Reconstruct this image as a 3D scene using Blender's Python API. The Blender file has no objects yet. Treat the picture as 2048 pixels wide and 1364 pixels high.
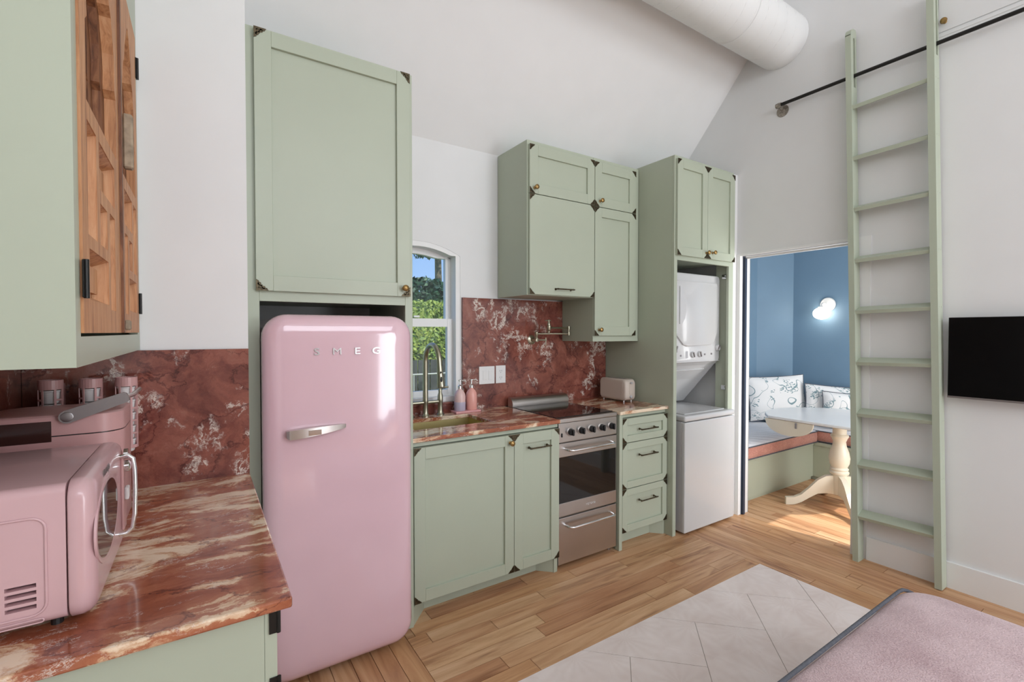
import bpy, bmesh, math, random
from math import sin, cos, pi, radians, sqrt
from mathutils import Vector, Matrix
random.seed(7)
S = bpy.context.scene
C = bpy.context.collection

# ------------------------------------------------------------------ camera
CAMH = 1.46
cd = bpy.data.cameras.new('camera'); cam = bpy.data.objects.new('camera', cd); C.objects.link(cam)
cd.sensor_width = 36.0; cd.lens = 946.65 / 2048 * 36.0; cd.clip_start = 0.02; cd.clip_end = 200
cam.location = (0, 0, CAMH)
cam.rotation_euler = (radians(90 - 1.088), 0, radians(-33.236))
S.camera = cam

# ------------------------------------------------------------------ world, sun, lights, exposure
w = bpy.data.worlds.new('sky'); S.world = w; w.use_nodes = True
wn = w.node_tree; wn.nodes.clear()
_o = wn.nodes.new('ShaderNodeOutputWorld'); _b = wn.nodes.new('ShaderNodeBackground')
_t = wn.nodes.new('ShaderNodeTexCoord'); _s = wn.nodes.new('ShaderNodeSeparateXYZ'); _r = wn.nodes.new('ShaderNodeValToRGB')
_r.color_ramp.elements[0].position = 0.0; _r.color_ramp.elements[0].color = (0.42, 0.62, 0.92, 1)
_r.color_ramp.elements[1].position = 0.45; _r.color_ramp.elements[1].color = (0.09, 0.26, 0.72, 1)
wn.links.new(_t.outputs['Generated'], _s.inputs[0]); wn.links.new(_s.outputs[2], _r.inputs[0])
wn.links.new(_r.outputs[0], _b.inputs[0]); wn.links.new(_b.outputs[0], _o.inputs[0])
_b.inputs[1].default_value = 1.0

def light(name, kind, loc, rot, power, size=None, col=(1, 1, 1)):
    l = bpy.data.lights.new(name, kind); o = bpy.data.objects.new(name, l); C.objects.link(o)
    o.location = loc; o.rotation_euler = rot; l.energy = power; l.color = col
    if kind == 'AREA':
        l.shape = 'RECTANGLE'; l.size, l.size_y = size
    return o
sun = light('sun_offscreen', 'SUN', (0, 0, 9), (radians(38), 0, radians(12)), 3.4, col=(1.0, 0.95, 0.86)); sun.data.angle = radians(0.6)
# daylight in the glazing of the wall behind the camera (seen mirrored in the refrigerator; the rung shadows show a high source there)
light('rear_glass_door_offscreen', 'AREA', (2.85, -3.235, 1.2), (radians(90), 0, 0), 50, (1.0, 2.0), (0.95, 0.985, 1.0))
light('rear_gable_window_offscreen', 'AREA', (1.45, -3.235, 3.25), (radians(90), 0, 0), 62, (3.2, 1.3), (0.97, 0.99, 0.99))
# daylight in the window of the nook's side wall, hidden behind the ladder wall
light('nook_window_offscreen', 'AREA', (4.33, 0.43, 1.27), (radians(90), 0, 0), 36, (0.95, 1.5), (1.0, 0.985, 0.95))
S.view_settings.view_transform = 'Standard'; S.view_settings.look = 'None'
S.view_settings.gamma = 1.0; S.view_settings.use_curve_mapping = False
S.view_settings.exposure = 0.22

# ------------------------------------------------------------------ mesh helpers
ORG = {}
class MB:
    def __init__(s): s.v = []; s.f = []
    def add(s, vs, fs):
        b = len(s.v); s.v += [tuple(p) for p in vs]; s.f += [tuple(i + b for i in q) for q in fs]; return s
    def box(s, x0, x1, y0, y1, z0, z1):
        if x0 > x1: x0, x1 = x1, x0
        if y0 > y1: y0, y1 = y1, y0
        if z0 > z1: z0, z1 = z1, z0
        return s.add([(x0,y0,z0),(x1,y0,z0),(x1,y1,z0),(x0,y1,z0),(x0,y0,z1),(x1,y0,z1),(x1,y1,z1),(x0,y1,z1)],
                     [(0,3,2,1),(4,5,6,7),(0,1,5,4),(1,2,6,5),(2,3,7,6),(3,0,4,7)])
    def rbox(s, x0, x1, y0, y1, z0, z1, r=0.004, seg=2):
        t = MB().box(x0, x1, y0, y1, z0, z1); bm = bmesh.new()
        vs = [bm.verts.new(p) for p in t.v]
        for q in t.f: bm.faces.new([vs[i] for i in q])
        r = min(r, 0.49 * min(abs(x1-x0), abs(y1-y0), abs(z1-z0)))
        bmesh.ops.bevel(bm, geom=list(bm.edges), offset=r, segments=seg, profile=0.5, affect='EDGES')
        s.frombm(bm); bm.free(); return s
    def frombm(s, bm):
        bm.verts.index_update(); s.add([p.co[:] for p in bm.verts], [[v.index for v in q.verts] for q in bm.faces]); return s
    def loft(s, loops, cap0=True, cap1=True, closed=True):
        n = len(loops[0]); b = len(s.v)
        for L in loops: s.v += [tuple(p) for p in L]
        for i in range(len(loops) - 1):
            for j in range(n if closed else n - 1):
                a = b + i*n + j; c = b + i*n + (j+1) % n
                s.f.append((a, c, c + n, a + n))
        if cap0: s.f.append(tuple(b + j for j in reversed(range(n))))
        if cap1: s.f.append(tuple(b + (len(loops)-1)*n + j for j in range(n)))
        return s
    def tube(s, pts, r, n=10, closed=False, caps=True):
        P = [Vector(p) for p in pts]; m = len(P); R = r if isinstance(r, (list, tuple)) else [r]*m
        loops = []; up = None
        for i in range(m):
            if closed: d = P[(i+1) % m] - P[i-1]
            else: d = P[min(i+1, m-1)] - P[max(i-1, 0)]
            d.normalize()
            if up is None:
                up = Vector((0,0,1)) if abs(d.z) < 0.9 else Vector((1,0,0))
            a = d.cross(up); a.normalize(); bb = a.cross(d); bb.normalize(); up = bb
            loops.append([P[i] + a*R[i]*cos(2*pi*k/n) + bb*R[i]*sin(2*pi*k/n) for k in range(n)])
        if closed: loops.append(loops[0]); return s.loft(loops, False, False)
        return s.loft(loops, caps, caps)
    def cyl(s, p0, p1, r0, r1=None, n=16): return s.tube([p0, p1], [r0, r0 if r1 is None else r1], n)
    def lathe(s, prof, c, axis='z', n=24):
        c = Vector(c); loops = []
        for r, h in prof:
            L = []
            for k in range(n):
                a = 2*pi*k/n; u, v = max(r, 1e-4)*cos(a), max(r, 1e-4)*sin(a)
                L.append(c + (Vector((u,v,h)) if axis == 'z' else Vector((u,h,-v)) if axis == 'y' else Vector((h,u,v))))
            loops.append(L)
        return s.loft(loops)
    def prism(s, poly, axis, a0, a1):
        def P(p, a): return (p[0],a,p[1]) if axis == 'y' else (a,p[0],p[1]) if axis == 'x' else (p[0],p[1],a)
        return s.loft([[P(p, a0) for p in poly], [P(p, a1) for p in poly]])
    def sphere(s, c, rx, ry=None, rz=None, n=16, m=10):
        ry = ry or rx; rz = rz or rx
        return s.loft([[(c[0]+rx*max(sin(pi*i/m),1e-4)*cos(2*pi*k/n), c[1]+ry*max(sin(pi*i/m),1e-4)*sin(2*pi*k/n), c[2]-rz*cos(pi*i/m)) for k in range(n)] for i in range(m+1)])
    def xf(s, M):
        s.v = [tuple(M @ Vector(p)) for p in s.v]; return s
    def build(s, name, mat, parent=None, smooth=None, label=None):
        me = bpy.data.meshes.new(name)
        o3 = ORG.get(parent, (0,0,0)) if parent else (0,0,0)
        me.from_pydata([(p[0]-o3[0], p[1]-o3[1], p[2]-o3[2]) for p in s.v], [], s.f)
        bm = bmesh.new(); bm.from_mesh(me); bmesh.ops.recalc_face_normals(bm, faces=bm.faces); bm.to_mesh(me); bm.free()
        me.materials.append(mat)
        if smooth is not None:
            me.polygons.foreach_set('use_smooth', [True]*len(me.polygons)); me.set_sharp_from_angle(angle=radians(smooth))
        ob = bpy.data.objects.new(name, me); C.objects.link(ob)
        if parent: ob.parent = parent; ORG[ob] = o3
        else: ORG[ob] = (0,0,0)
        if label: ob['label'] = label
        return ob
def thing(name, label, cat, loc, group=None):
    o = bpy.data.objects.new(name, None); C.objects.link(o); o.location = loc; o.empty_display_size = 0.05
    o['label'] = label; o['category'] = cat; ORG[o] = tuple(loc)
    if group: o['group'] = group
    return o
def tag(o, label, cat, group=None, kind=None):
    o['label'] = label; o['category'] = cat
    if group: o['group'] = group
    if kind: o['kind'] = kind
    return o
def struct(o, label, cat='structure'):
    o['kind'] = 'structure'; o['label'] = label; o['category'] = cat; return o
def rrect(x0, x1, z0, z1, r, n=6):
    r = min(r, (x1-x0)/2 - 1e-4, (z1-z0)/2 - 1e-4); P = []
    for cx, cz, a0 in ((x1-r,z1-r,0),(x0+r,z1-r,pi/2),(x0+r,z0+r,pi),(x1-r,z0+r,1.5*pi)):
        P += [(cx + r*cos(a0 + pi/2*k/n), cz + r*sin(a0 + pi/2*k/n)) for k in range(n+1)]
    return P
def textmesh(body, size, extrude=0.001, offset=0.0):
    cu = bpy.data.curves.new('t', 'FONT'); cu.body = body; cu.size = size; cu.extrude = extrude; cu.resolution_u = 3; cu.offset = offset
    cu.align_x = 'CENTER'; cu.align_y = 'CENTER'
    o = bpy.data.objects.new('t', cu); C.objects.link(o); bpy.context.view_layer.update()
    me = bpy.data.meshes.new_from_object(o); m = MB().add([v.co[:] for v in me.vertices], [list(p.vertices) for p in me.polygons])
    bpy.data.objects.remove(o); bpy.data.curves.remove(cu); bpy.data.meshes.remove(me); return m
FACE_NY = Matrix(((1,0,0,0),(0,0,-1,0),(0,1,0,0),(0,0,0,1)))   # text reading from -Y
FACE_PX = Matrix(((0,0,1,0),(1,0,0,0),(0,1,0,0),(0,0,0,1)))    # text reading from +X

# ------------------------------------------------------------------ materials
def new_mat(name):
    m = bpy.data.materials.new(name); m.use_nodes = True; nt = m.node_tree
    return m, nt, nt.nodes['Principled BSDF']
def nd(nt, t, **kw):
    n = nt.nodes.new(t)
    for k, v in kw.items():
        if k.startswith('i_'): n.inputs[int(k[2:]) if k[2:].isdigit() else k[2:].replace('_', ' ')].default_value = v
        else: setattr(n, k, v)
    return n
def ramp(nt, stops, interp='LINEAR'):
    r = nt.nodes.new('ShaderNodeValToRGB'); e = r.color_ramp; e.interpolation = interp
    while len(e.elements) < len(stops): e.elements.new(0.5)
    for el, (p, c) in zip(e.elements, stops): el.position = p; el.color = (*c, 1) if len(c) == 3 else c
    return r
def L(nt, a, b): nt.links.new(a, b)
def mat(name, col, rough=0.5, metal=0.0, var=0.04, scale=6.0, bump=0.0, bscale=200.0, coat=0.0, spec=0.5, sheen=0.0):
    m, nt, p = new_mat(name)
    p.inputs['Roughness'].default_value = rough; p.inputs['Metallic'].default_value = metal
    p.inputs['Coat Weight'].default_value = coat; p.inputs['Coat Roughness'].default_value = 0.04
    p.inputs['Specular IOR Level'].default_value = spec; p.inputs['Sheen Weight'].default_value = sheen
    tc = nd(nt, 'ShaderNodeTexCoord'); n = nd(nt, 'ShaderNodeTexNoise', i_Scale=scale, i_Detail=3.0)
    L(nt, tc.outputs['Object'], n.inputs['Vector'])
    r = ramp(nt, [(0.3, tuple(c*(1-var) for c in col)), (0.7, tuple(min(1, c*(1+var)) for c in col))])
    L(nt, n.outputs['Fac'], r.inputs[0]); L(nt, r.outputs[0], p.inputs['Base Color'])
    if bump:
        n2 = nd(nt, 'ShaderNodeTexNoise', i_Scale=bscale, i_Detail=2.0); L(nt, tc.outputs['Object'], n2.inputs['Vector'])
        b = nd(nt, 'ShaderNodeBump', i_Strength=bump, i_Distance=0.002); L(nt, n2.outputs['Fac'], b.inputs['Height']); L(nt, b.outputs[0], p.inputs['Normal'])
    return m
WHITE = mat('white_wall_paint', (0.79, 0.79, 0.785), 0.6, var=0.01, bump=0.03, bscale=120)
TRIM = mat('white_trim_paint', (0.84, 0.84, 0.83), 0.35, var=0.01)
CEIL = mat('ceiling_paint', (0.86, 0.855, 0.85), 0.7, var=0.01)
GREEN = mat('sage_green_paint', (0.447, 0.49, 0.385), 0.38, var=0.02, scale=3)
BLUE = mat('blue_wall_paint', (0.155, 0.255, 0.36), 0.6, var=0.04, scale=2)
NAVY = mat('navy_door_paint', (0.03, 0.045, 0.08), 0.4)
PINK = mat('pink_enamel', (0.76, 0.515, 0.575), 0.11, var=0.015, coat=0.6)
PINKP = mat('pink_gloss_plastic', (0.62, 0.40, 0.415), 0.22, var=0.02, coat=0.2)
PINKM = mat('pink_satin_plastic', (0.58, 0.33, 0.32), 0.35, var=0.02)
CHROME = mat('chrome', (0.78, 0.78, 0.78), 0.1, 1.0, var=0.01)
STEEL = mat('brushed_stainless', (0.55, 0.52, 0.50), 0.3, 1.0, var=0.03, bump=0.05, bscale=300)
LETTER = mat('polished_letter_metal', (0.50, 0.49, 0.49), 0.22, 1.0, var=0.02)
GREYM = mat('grey_metal', (0.30, 0.28, 0.28), 0.35, 0.9)
NICKEL = mat('champagne_nickel', (0.44, 0.42, 0.32), 0.3, 1.0, var=0.03)
GOLD = mat('brushed_gold', (0.66, 0.56, 0.27), 0.42, 1.0, var=0.03)
BRASS = mat('antique_brass', (0.33, 0.21, 0.08), 0.35, 0.9, var=0.25, scale=60)
BRONZE = mat('aged_bronze', (0.10, 0.08, 0.05), 0.45, 0.85, var=0.4, scale=120)
BLACK = mat('black_metal', (0.012, 0.011, 0.010), 0.45, 0.3)
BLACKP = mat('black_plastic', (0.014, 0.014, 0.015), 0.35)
SCREEN = mat('tv_screen_glass', (0.0015, 0.0015, 0.0018), 0.28, spec=0.15)
DARKGL = mat('dark_oven_glass', (0.010, 0.009, 0.009), 0.04, spec=0.6)
COOKGL = mat('cooktop_glass', (0.012, 0.008, 0.007), 0.03, spec=0.8)
TANK = mat('smoked_brown_tank', (0.045, 0.018, 0.015), 0.12)
APPL = mat('white_appliance_enamel', (0.60, 0.60, 0.60), 0.25, var=0.005, coat=0.3)
APPLG = mat('pale_grey_plastic', (0.45, 0.45, 0.46), 0.4)
TOAST = mat('cream_toaster_plastic', (0.60, 0.52, 0.45), 0.4, var=0.02)
CREAM = mat('cream_table_paint', (0.80, 0.75, 0.62), 0.35, var=0.02)
TABTOP = mat('white_tabletop_paint', (0.80, 0.80, 0.80), 0.2, var=0.01)
WPLAST = mat('white_plastic', (0.80, 0.80, 0.79), 0.35, var=0.01)
WHITEC = mat('white_capsule_plastic', (0.78, 0.76, 0.75), 0.4)
TRAYP = mat('pink_tray', (0.72, 0.36, 0.36), 0.4)
SOAPP = mat('pink_soap_bottle', (0.85, 0.42, 0.36), 0.3)
SOAPC = mat('clear_pink_bottle', (0.80, 0.55, 0.52), 0.25)
SOAPL = mat('lilac_soap', (0.55, 0.50, 0.62), 0.3)
def oldwood(name, lo, mid, hi):
    m, nt, p = new_mat(name); p.inputs['Roughness'].default_value = 0.55
    g = nd(nt, 'ShaderNodeNewGeometry'); mp = nd(nt, 'ShaderNodeMapping'); mp.inputs['Scale'].default_value = (45, 45, 4); L(nt, g.outputs['Position'], mp.inputs[0])
    n = nd(nt, 'ShaderNodeTexNoise', i_Scale=1.3, i_Detail=8.0, i_Roughness=0.65, i_Distortion=0.8); L(nt, mp.outputs[0], n.inputs['Vector'])
    r = ramp(nt, [(0.30, lo), (0.50, mid), (0.70, hi)]); L(nt, n.outputs['Fac'], r.inputs[0]); L(nt, r.outputs[0], p.inputs['Base Color'])
    b_ = nd(nt, 'ShaderNodeBump', i_Strength=0.25, i_Distance=0.002); L(nt, n.outputs['Fac'], b_.inputs['Height']); L(nt, b_.outputs[0], p.inputs['Normal'])
    return m
WOODD = oldwood('old_door_wood', (0.30, 0.115, 0.045), (0.55, 0.26, 0.115), (0.66, 0.37, 0.19))
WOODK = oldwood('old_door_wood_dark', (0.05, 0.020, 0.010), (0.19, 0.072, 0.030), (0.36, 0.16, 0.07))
LATCHW = mat('weathered_latch_wood', (0.34, 0.27, 0.19), 0.7, var=0.3, scale=40)
PIPING = mat('slate_piping', (0.10, 0.105, 0.125), 0.8, var=0.2, scale=90)
LAWNM = mat('lawn_grass', (0.30, 0.38, 0.10), 0.9, var=0.3, scale=3)
FENCEM = mat('weathered_fence', (0.06, 0.065, 0.06), 0.8, var=0.3)
RAILM = mat('pale_rail', (0.55, 0.55, 0.5), 0.7)
BARK = mat('bark', (0.20, 0.17, 0.11), 0.9, var=0.4, scale=12)
FLANGE = mat('aged_iron_flange', (0.32, 0.29, 0.25), 0.5, 0.7, var=0.35, scale=90)
SUBFL = mat('subfloor_wood', (0.34, 0.20, 0.11), 0.9)
GROUT = mat('tile_grout', (0.42, 0.36, 0.32), 0.9)
DUCTM = mat('duct_white', (0.84, 0.84, 0.83), 0.45, var=0.01, bump=0.05, bscale=14)

def leafmat(name, a, b):
    m, nt, p = new_mat(name); p.inputs['Roughness'].default_value = 0.55
    g = nd(nt, 'ShaderNodeNewGeometry'); r = ramp(nt, [(0.0, a), (1.0, b)]); L(nt, g.outputs['Random Per Island'], r.inputs[0])
    L(nt, r.outputs[0], p.inputs['Base Color']); return m
LEAF1 = leafmat('hedge_leaf', (0.10, 0.20, 0.02), (0.42, 0.50, 0.10))
LEAF2 = leafmat('dark_tree_leaf', (0.012, 0.05, 0.025), (0.06, 0.15, 0.06))
LEAF3 = leafmat('conifer_leaf', (0.03, 0.09, 0.05), (0.10, 0.20, 0.10))

def cloth(name, col, vcol, sc=260.0, bump=0.5):
    m, nt, p = new_mat(name); p.inputs['Roughness'].default_value = 0.95; p.inputs['Sheen Weight'].default_value = 0.25
    tc = nd(nt, 'ShaderNodeTexCoord'); n = nd(nt, 'ShaderNodeTexNoise', i_Scale=sc, i_Detail=2.0); n2 = nd(nt, 'ShaderNodeTexNoise', i_Scale=5.0, i_Detail=4.0)
    L(nt, tc.outputs['Object'], n.inputs['Vector']); L(nt, tc.outputs['Object'], n2.inputs['Vector'])
    a = nd(nt, 'ShaderNodeMath', operation='ADD'); L(nt, n.outputs['Fac'], a.inputs[0]); L(nt, n2.outputs['Fac'], a.inputs[1])
    mu = nd(nt, 'ShaderNodeMath', operation='MULTIPLY', i_1=0.5); L(nt, a.outputs[0], mu.inputs[0])
    r = ramp(nt, [(0.35, vcol), (0.62, col)]); L(nt, mu.outputs[0], r.inputs[0]); L(nt, r.outputs[0], p.inputs['Base Color'])
    b = nd(nt, 'ShaderNodeBump', i_Strength=bump, i_Distance=0.003); L(nt, n.outputs['Fac'], b.inputs['Height']); L(nt, b.outputs[0], p.inputs['Normal'])
    return m
SOFAF = cloth('pink_boucle', (0.74, 0.56, 0.575), (0.47, 0.31, 0.325), 210.0, 0.9)
CUSHP = cloth('coral_cushion_fabric', (0.66, 0.33, 0.26), (0.46, 0.19, 0.15), 120.0)

def stripe_cloth():
    m, nt, p = new_mat('striped_white_cushion'); p.inputs['Roughness'].default_value = 0.9
    g = nd(nt, 'ShaderNodeNewGeometry'); wv = nd(nt, 'ShaderNodeTexWave', wave_type='BANDS', bands_direction='DIAGONAL', i_Scale=5.0, i_Distortion=2.5, i_Detail=1.0)
    L(nt, g.outputs['Position'], wv.inputs['Vector']); n = nd(nt, 'ShaderNodeTexNoise', i_Scale=60.0); r = ramp(nt, [(0.3, (0.80, 0.79, 0.82)), (0.7, (0.84, 0.83, 0.85))])
    L(nt, n.outputs['Fac'], r.inputs[0]); L(nt, r.outputs[0], p.inputs['Base Color'])
    b_ = nd(nt, 'ShaderNodeBump', i_Strength=0.8, i_Distance=0.006); L(nt, wv.outputs['Fac'], b_.inputs['Height']); L(nt, b_.outputs[0], p.inputs['Normal']); return m
STRIPE = stripe_cloth()

def floral():
    m, nt, p = new_mat('floral_print_linen'); p.inputs['Roughness'].default_value = 0.9
    tc = nd(nt, 'ShaderNodeTexCoord')
    mp = nd(nt, 'ShaderNodeMapping'); mp.inputs['Scale'].default_value = (26, 26, 60); mp.inputs['Rotation'].default_value = (0.3, 0.5, 0.6); L(nt, tc.outputs['Object'], mp.inputs[0])
    v = nd(nt, 'ShaderNodeTexVoronoi', i_Scale=1.6); L(nt, mp.outputs[0], v.inputs['Vector'])
    leaf = nd(nt, 'ShaderNodeMath', operation='LESS_THAN', i_1=0.42); L(nt, v.outputs['Distance'], leaf.inputs[0])
    n = nd(nt, 'ShaderNodeTexNoise', i_Scale=7.0, i_Detail=2.0); L(nt, tc.outputs['Object'], n.inputs['Vector'])
    msk = nd(nt, 'ShaderNodeMath', operation='GREATER_THAN', i_1=0.54); L(nt, n.outputs['Fac'], msk.inputs[0])
    mm = nd(nt, 'ShaderNodeMath', operation='MULTIPLY'); L(nt, leaf.outputs[0], mm.inputs[0]); L(nt, msk.outputs[0], mm.inputs[1])
    n3 = nd(nt, 'ShaderNodeTexNoise', i_Scale=5.0, i_Detail=1.0, i_Distortion=0.6); L(nt, tc.outputs['Object'], n3.inputs['Vector'])
    d = nd(nt, 'ShaderNodeMath', operation='SUBTRACT', i_1=0.5); L(nt, n3.outputs['Fac'], d.inputs[0])
    ab = nd(nt, 'ShaderNodeMath', operation='ABSOLUTE'); L(nt, d.outputs[0], ab.inputs[0])
    st = nd(nt, 'ShaderNodeMath', operation='LESS_THAN', i_1=0.006); L(nt, ab.outputs[0], st.inputs[0])
    mx = nd(nt, 'ShaderNodeMath', operation='MAXIMUM'); L(nt, mm.outputs[0], mx.inputs[0]); L(nt, st.outputs[0], mx.inputs[1])
    c = ramp(nt, [(0.0, (0.80, 0.80, 0.80)), (1.0, (0.20, 0.30, 0.33))]); L(nt, mx.outputs[0], c.inputs[0]); L(nt, c.outputs[0], p.inputs['Base Color'])
    return m
FLORAL = floral()

def wood(name, along):
    m, nt, p = new_mat(name); p.inputs['Roughness'].default_value = 0.38
    g = nd(nt, 'ShaderNodeNewGeometry'); oi = nd(nt, 'ShaderNodeObjectInfo')
    off = nd(nt, 'ShaderNodeMath', operation='MULTIPLY', i_1=37.0); L(nt, oi.outputs['Random'], off.inputs[0])
    cmb = nd(nt, 'ShaderNodeCombineXYZ'); L(nt, off.outputs[0], cmb.inputs[0]); L(nt, off.outputs[0], cmb.inputs[1]); L(nt, off.outputs[0], cmb.inputs[2])
    ad = nd(nt, 'ShaderNodeVectorMath', operation='ADD'); L(nt, g.outputs['Position'], ad.inputs[0]); L(nt, cmb.outputs[0], ad.inputs[1])
    mp = nd(nt, 'ShaderNodeMapping'); mp.inputs['Scale'].default_value = (0.9, 10, 10) if along == 'x' else (10, 0.9, 10); L(nt, ad.outputs[0], mp.inputs[0])
    n = nd(nt, 'ShaderNodeTexNoise', i_Scale=1.5, i_Detail=8.0, i_Roughness=0.62, i_Distortion=0.9); L(nt, mp.outputs[0], n.inputs['Vector'])
    mp2 = nd(nt, 'ShaderNodeMapping'); mp2.inputs['Scale'].default_value = (1.0, 9, 9) if along == 'x' else (9, 1.0, 9); L(nt, ad.outputs[0], mp2.inputs[0])
    n2 = nd(nt, 'ShaderNodeTexNoise', i_Scale=1.0, i_Detail=3.0, i_Distortion=1.4); L(nt, mp2.outputs[0], n2.inputs['Vector'])
    r = ramp(nt, [(0.25, (0.29, 0.14, 0.068)), (0.40, (0.54, 0.31, 0.165)), (0.55, (0.67, 0.425, 0.245)), (0.75, (0.77, 0.545, 0.355))])
    L(nt, n.outputs['Fac'], r.inputs[0])
    dk = ramp(nt, [(0.58, (1, 1, 1)), (0.70, (0.55, 0.44, 0.37))]); L(nt, n2.outputs['Fac'], dk.inputs[0])
    tint = ramp(nt, [(0.0, (0.76, 0.60, 0.52)), (0.2, (1.0, 0.98, 0.94)), (0.4, (0.86, 0.74, 0.66)), (0.6, (1.0, 1.0, 1.0)), (0.8, (0.90, 0.78, 0.66)), (1.0, (0.70, 0.61, 0.53))]); L(nt, oi.outputs['Random'], tint.inputs[0])
    x1 = nd(nt, 'ShaderNodeMix', data_type='RGBA', blend_type='MULTIPLY'); x1.inputs[0].default_value = 1.0; L(nt, r.outputs[0], x1.inputs[6]); L(nt, dk.outputs[0], x1.inputs[7])
    x2 = nd(nt, 'ShaderNodeMix', data_type='RGBA', blend_type='MULTIPLY'); x2.inputs[0].default_value = 1.0; L(nt, x1.outputs[2], x2.inputs[6]); L(nt, tint.outputs[0], x2.inputs[7])
    L(nt, x2.outputs[2], p.inputs['Base Color'])
    b = nd(nt, 'ShaderNodeBump', i_Strength=0.06, i_Distance=0.002); L(nt, n.outputs['Fac'], b.inputs['Height']); L(nt, b.outputs[0], p.inputs['Normal'])
    return m
OAKX = wood('oak_planks_lengthwise', 'x'); OAKY = wood('oak_planks_crosswise', 'y')

def marble(name, streak):
    m, nt, p = new_mat(name); p.inputs['Roughness'].default_value = 0.13; p.inputs['Coat Weight'].default_value = 0.3; p.inputs['Coat Roughness'].default_value = 0.05
    g = nd(nt, 'ShaderNodeNewGeometry'); mp = nd(nt, 'ShaderNodeMapping')
    if streak:
        mp.inputs['Scale'].default_value = (2.4, 6.0, 6.0); mp.inputs['Rotation'].default_value = (0, 0, radians(-14))
    else:
        mp.inputs['Scale'].default_value = (2.6, 2.6, 2.6); mp.inputs['Rotation'].default_value = (0, radians(28), 0)
    wq = nd(nt, 'ShaderNodeTexNoise', i_Scale=9.0, i_Detail=6.0, i_Roughness=0.7); L(nt, g.outputs['Position'], wq.inputs['Vector'])
    ws = nd(nt, 'ShaderNodeVectorMath', operation='SCALE'); ws.inputs['Scale'].default_value = 0.055 if streak else 0.10; L(nt, wq.outputs['Color'], ws.inputs[0])
    wa = nd(nt, 'ShaderNodeVectorMath', operation='ADD'); L(nt, g.outputs['Position'], wa.inputs[0]); L(nt, ws.outputs[0], wa.inputs[1]); L(nt, wa.outputs[0], mp.inputs[0])
    n1 = nd(nt, 'ShaderNodeTexNoise', i_Scale=1.5 if streak else 2.4, i_Detail=12.0, i_Roughness=0.62 if streak else 0.74, i_Distortion=1.0 if streak else 0.55); L(nt, mp.outputs[0], n1.inputs['Vector'])
    if streak:
        base = ramp(nt, [(0.26, (0.15, 0.038, 0.022)), (0.41, (0.31, 0.088, 0.043)), (0.51, (0.42, 0.15, 0.078)), (0.54, (0.66, 0.42, 0.26)), (0.60, (0.86, 0.70, 0.52))])
    else:
        base = ramp(nt, [(0.28, (0.055, 0.016, 0.018)), (0.42, (0.165, 0.046, 0.034)), (0.55, (0.27, 0.088, 0.062)), (0.66, (0.34, 0.14, 0.10)), (0.80, (0.50, 0.36, 0.29))])
    L(nt, n1.outputs['Fac'], base.inputs[0])
    n2 = nd(nt, 'ShaderNodeTexNoise', i_Scale=3.0, i_Detail=12.0, i_Roughness=0.72, i_Distortion=0.4); L(nt, mp.outputs[0], n2.inputs['Vector'])
    d = nd(nt, 'ShaderNodeMath', operation='SUBTRACT', i_1=0.5); L(nt, n2.outputs['Fac'], d.inputs[0]); ab = nd(nt, 'ShaderNodeMath', operation='ABSOLUTE'); L(nt, d.outputs[0], ab.inputs[0])
    vr = ramp(nt, [(0.0, (1, 1, 1)), (0.035 if not streak else 0.012, (0, 0, 0))]); L(nt, ab.outputs[0], vr.inputs[0])
    n3 = nd(nt, 'ShaderNodeTexNoise', i_Scale=2.3, i_Detail=6.0, i_Roughness=0.65); L(nt, mp.outputs[0], n3.inputs['Vector'])
    mr = ramp(nt, [(0.52, (0, 0, 0)), (0.59, (1, 1, 1))]); L(nt, n3.outputs['Fac'], mr.inputs[0])
    mu = nd(nt, 'ShaderNodeMath', operation='MULTIPLY'); L(nt, vr.outputs[0], mu.inputs[0]); L(nt, mr.outputs[0], mu.inputs[1])
    mx = nd(nt, 'ShaderNodeMix', data_type='RGBA'); L(nt, mu.outputs[0], mx.inputs[0]); L(nt, base.outputs[0], mx.inputs[6]); mx.inputs[7].default_value = (0.82, 0.74, 0.65, 1)
    # thin dark fissures
    n4 = nd(nt, 'ShaderNodeTexNoise', i_Scale=1.1, i_Detail=5.0, i_Distortion=1.0); L(nt, mp.outputs[0], n4.inputs['Vector'])
    d4 = nd(nt, 'ShaderNodeMath', operation='SUBTRACT', i_1=0.47); L(nt, n4.outputs['Fac'], d4.inputs[0]); a4 = nd(nt, 'ShaderNodeMath', operation='ABSOLUTE'); L(nt, d4.outputs[0], a4.inputs[0])
    f4 = ramp(nt, [(0.0, (0.42, 0.34, 0.38)), (0.012, (1, 1, 1))]); L(nt, a4.outputs[0], f4.inputs[0])
    m2 = nd(nt, 'ShaderNodeMix', data_type='RGBA', blend_type='MULTIPLY'); m2.inputs[0].default_value = 1.0; L(nt, mx.outputs[2], m2.inputs[6]); L(nt, f4.outputs[0], m2.inputs[7])
    L(nt, m2.outputs[2], p.inputs['Base Color']); return m
MARW = marble('red_marble_slab', False); MARC = marble('red_marble_counter', True)

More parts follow.
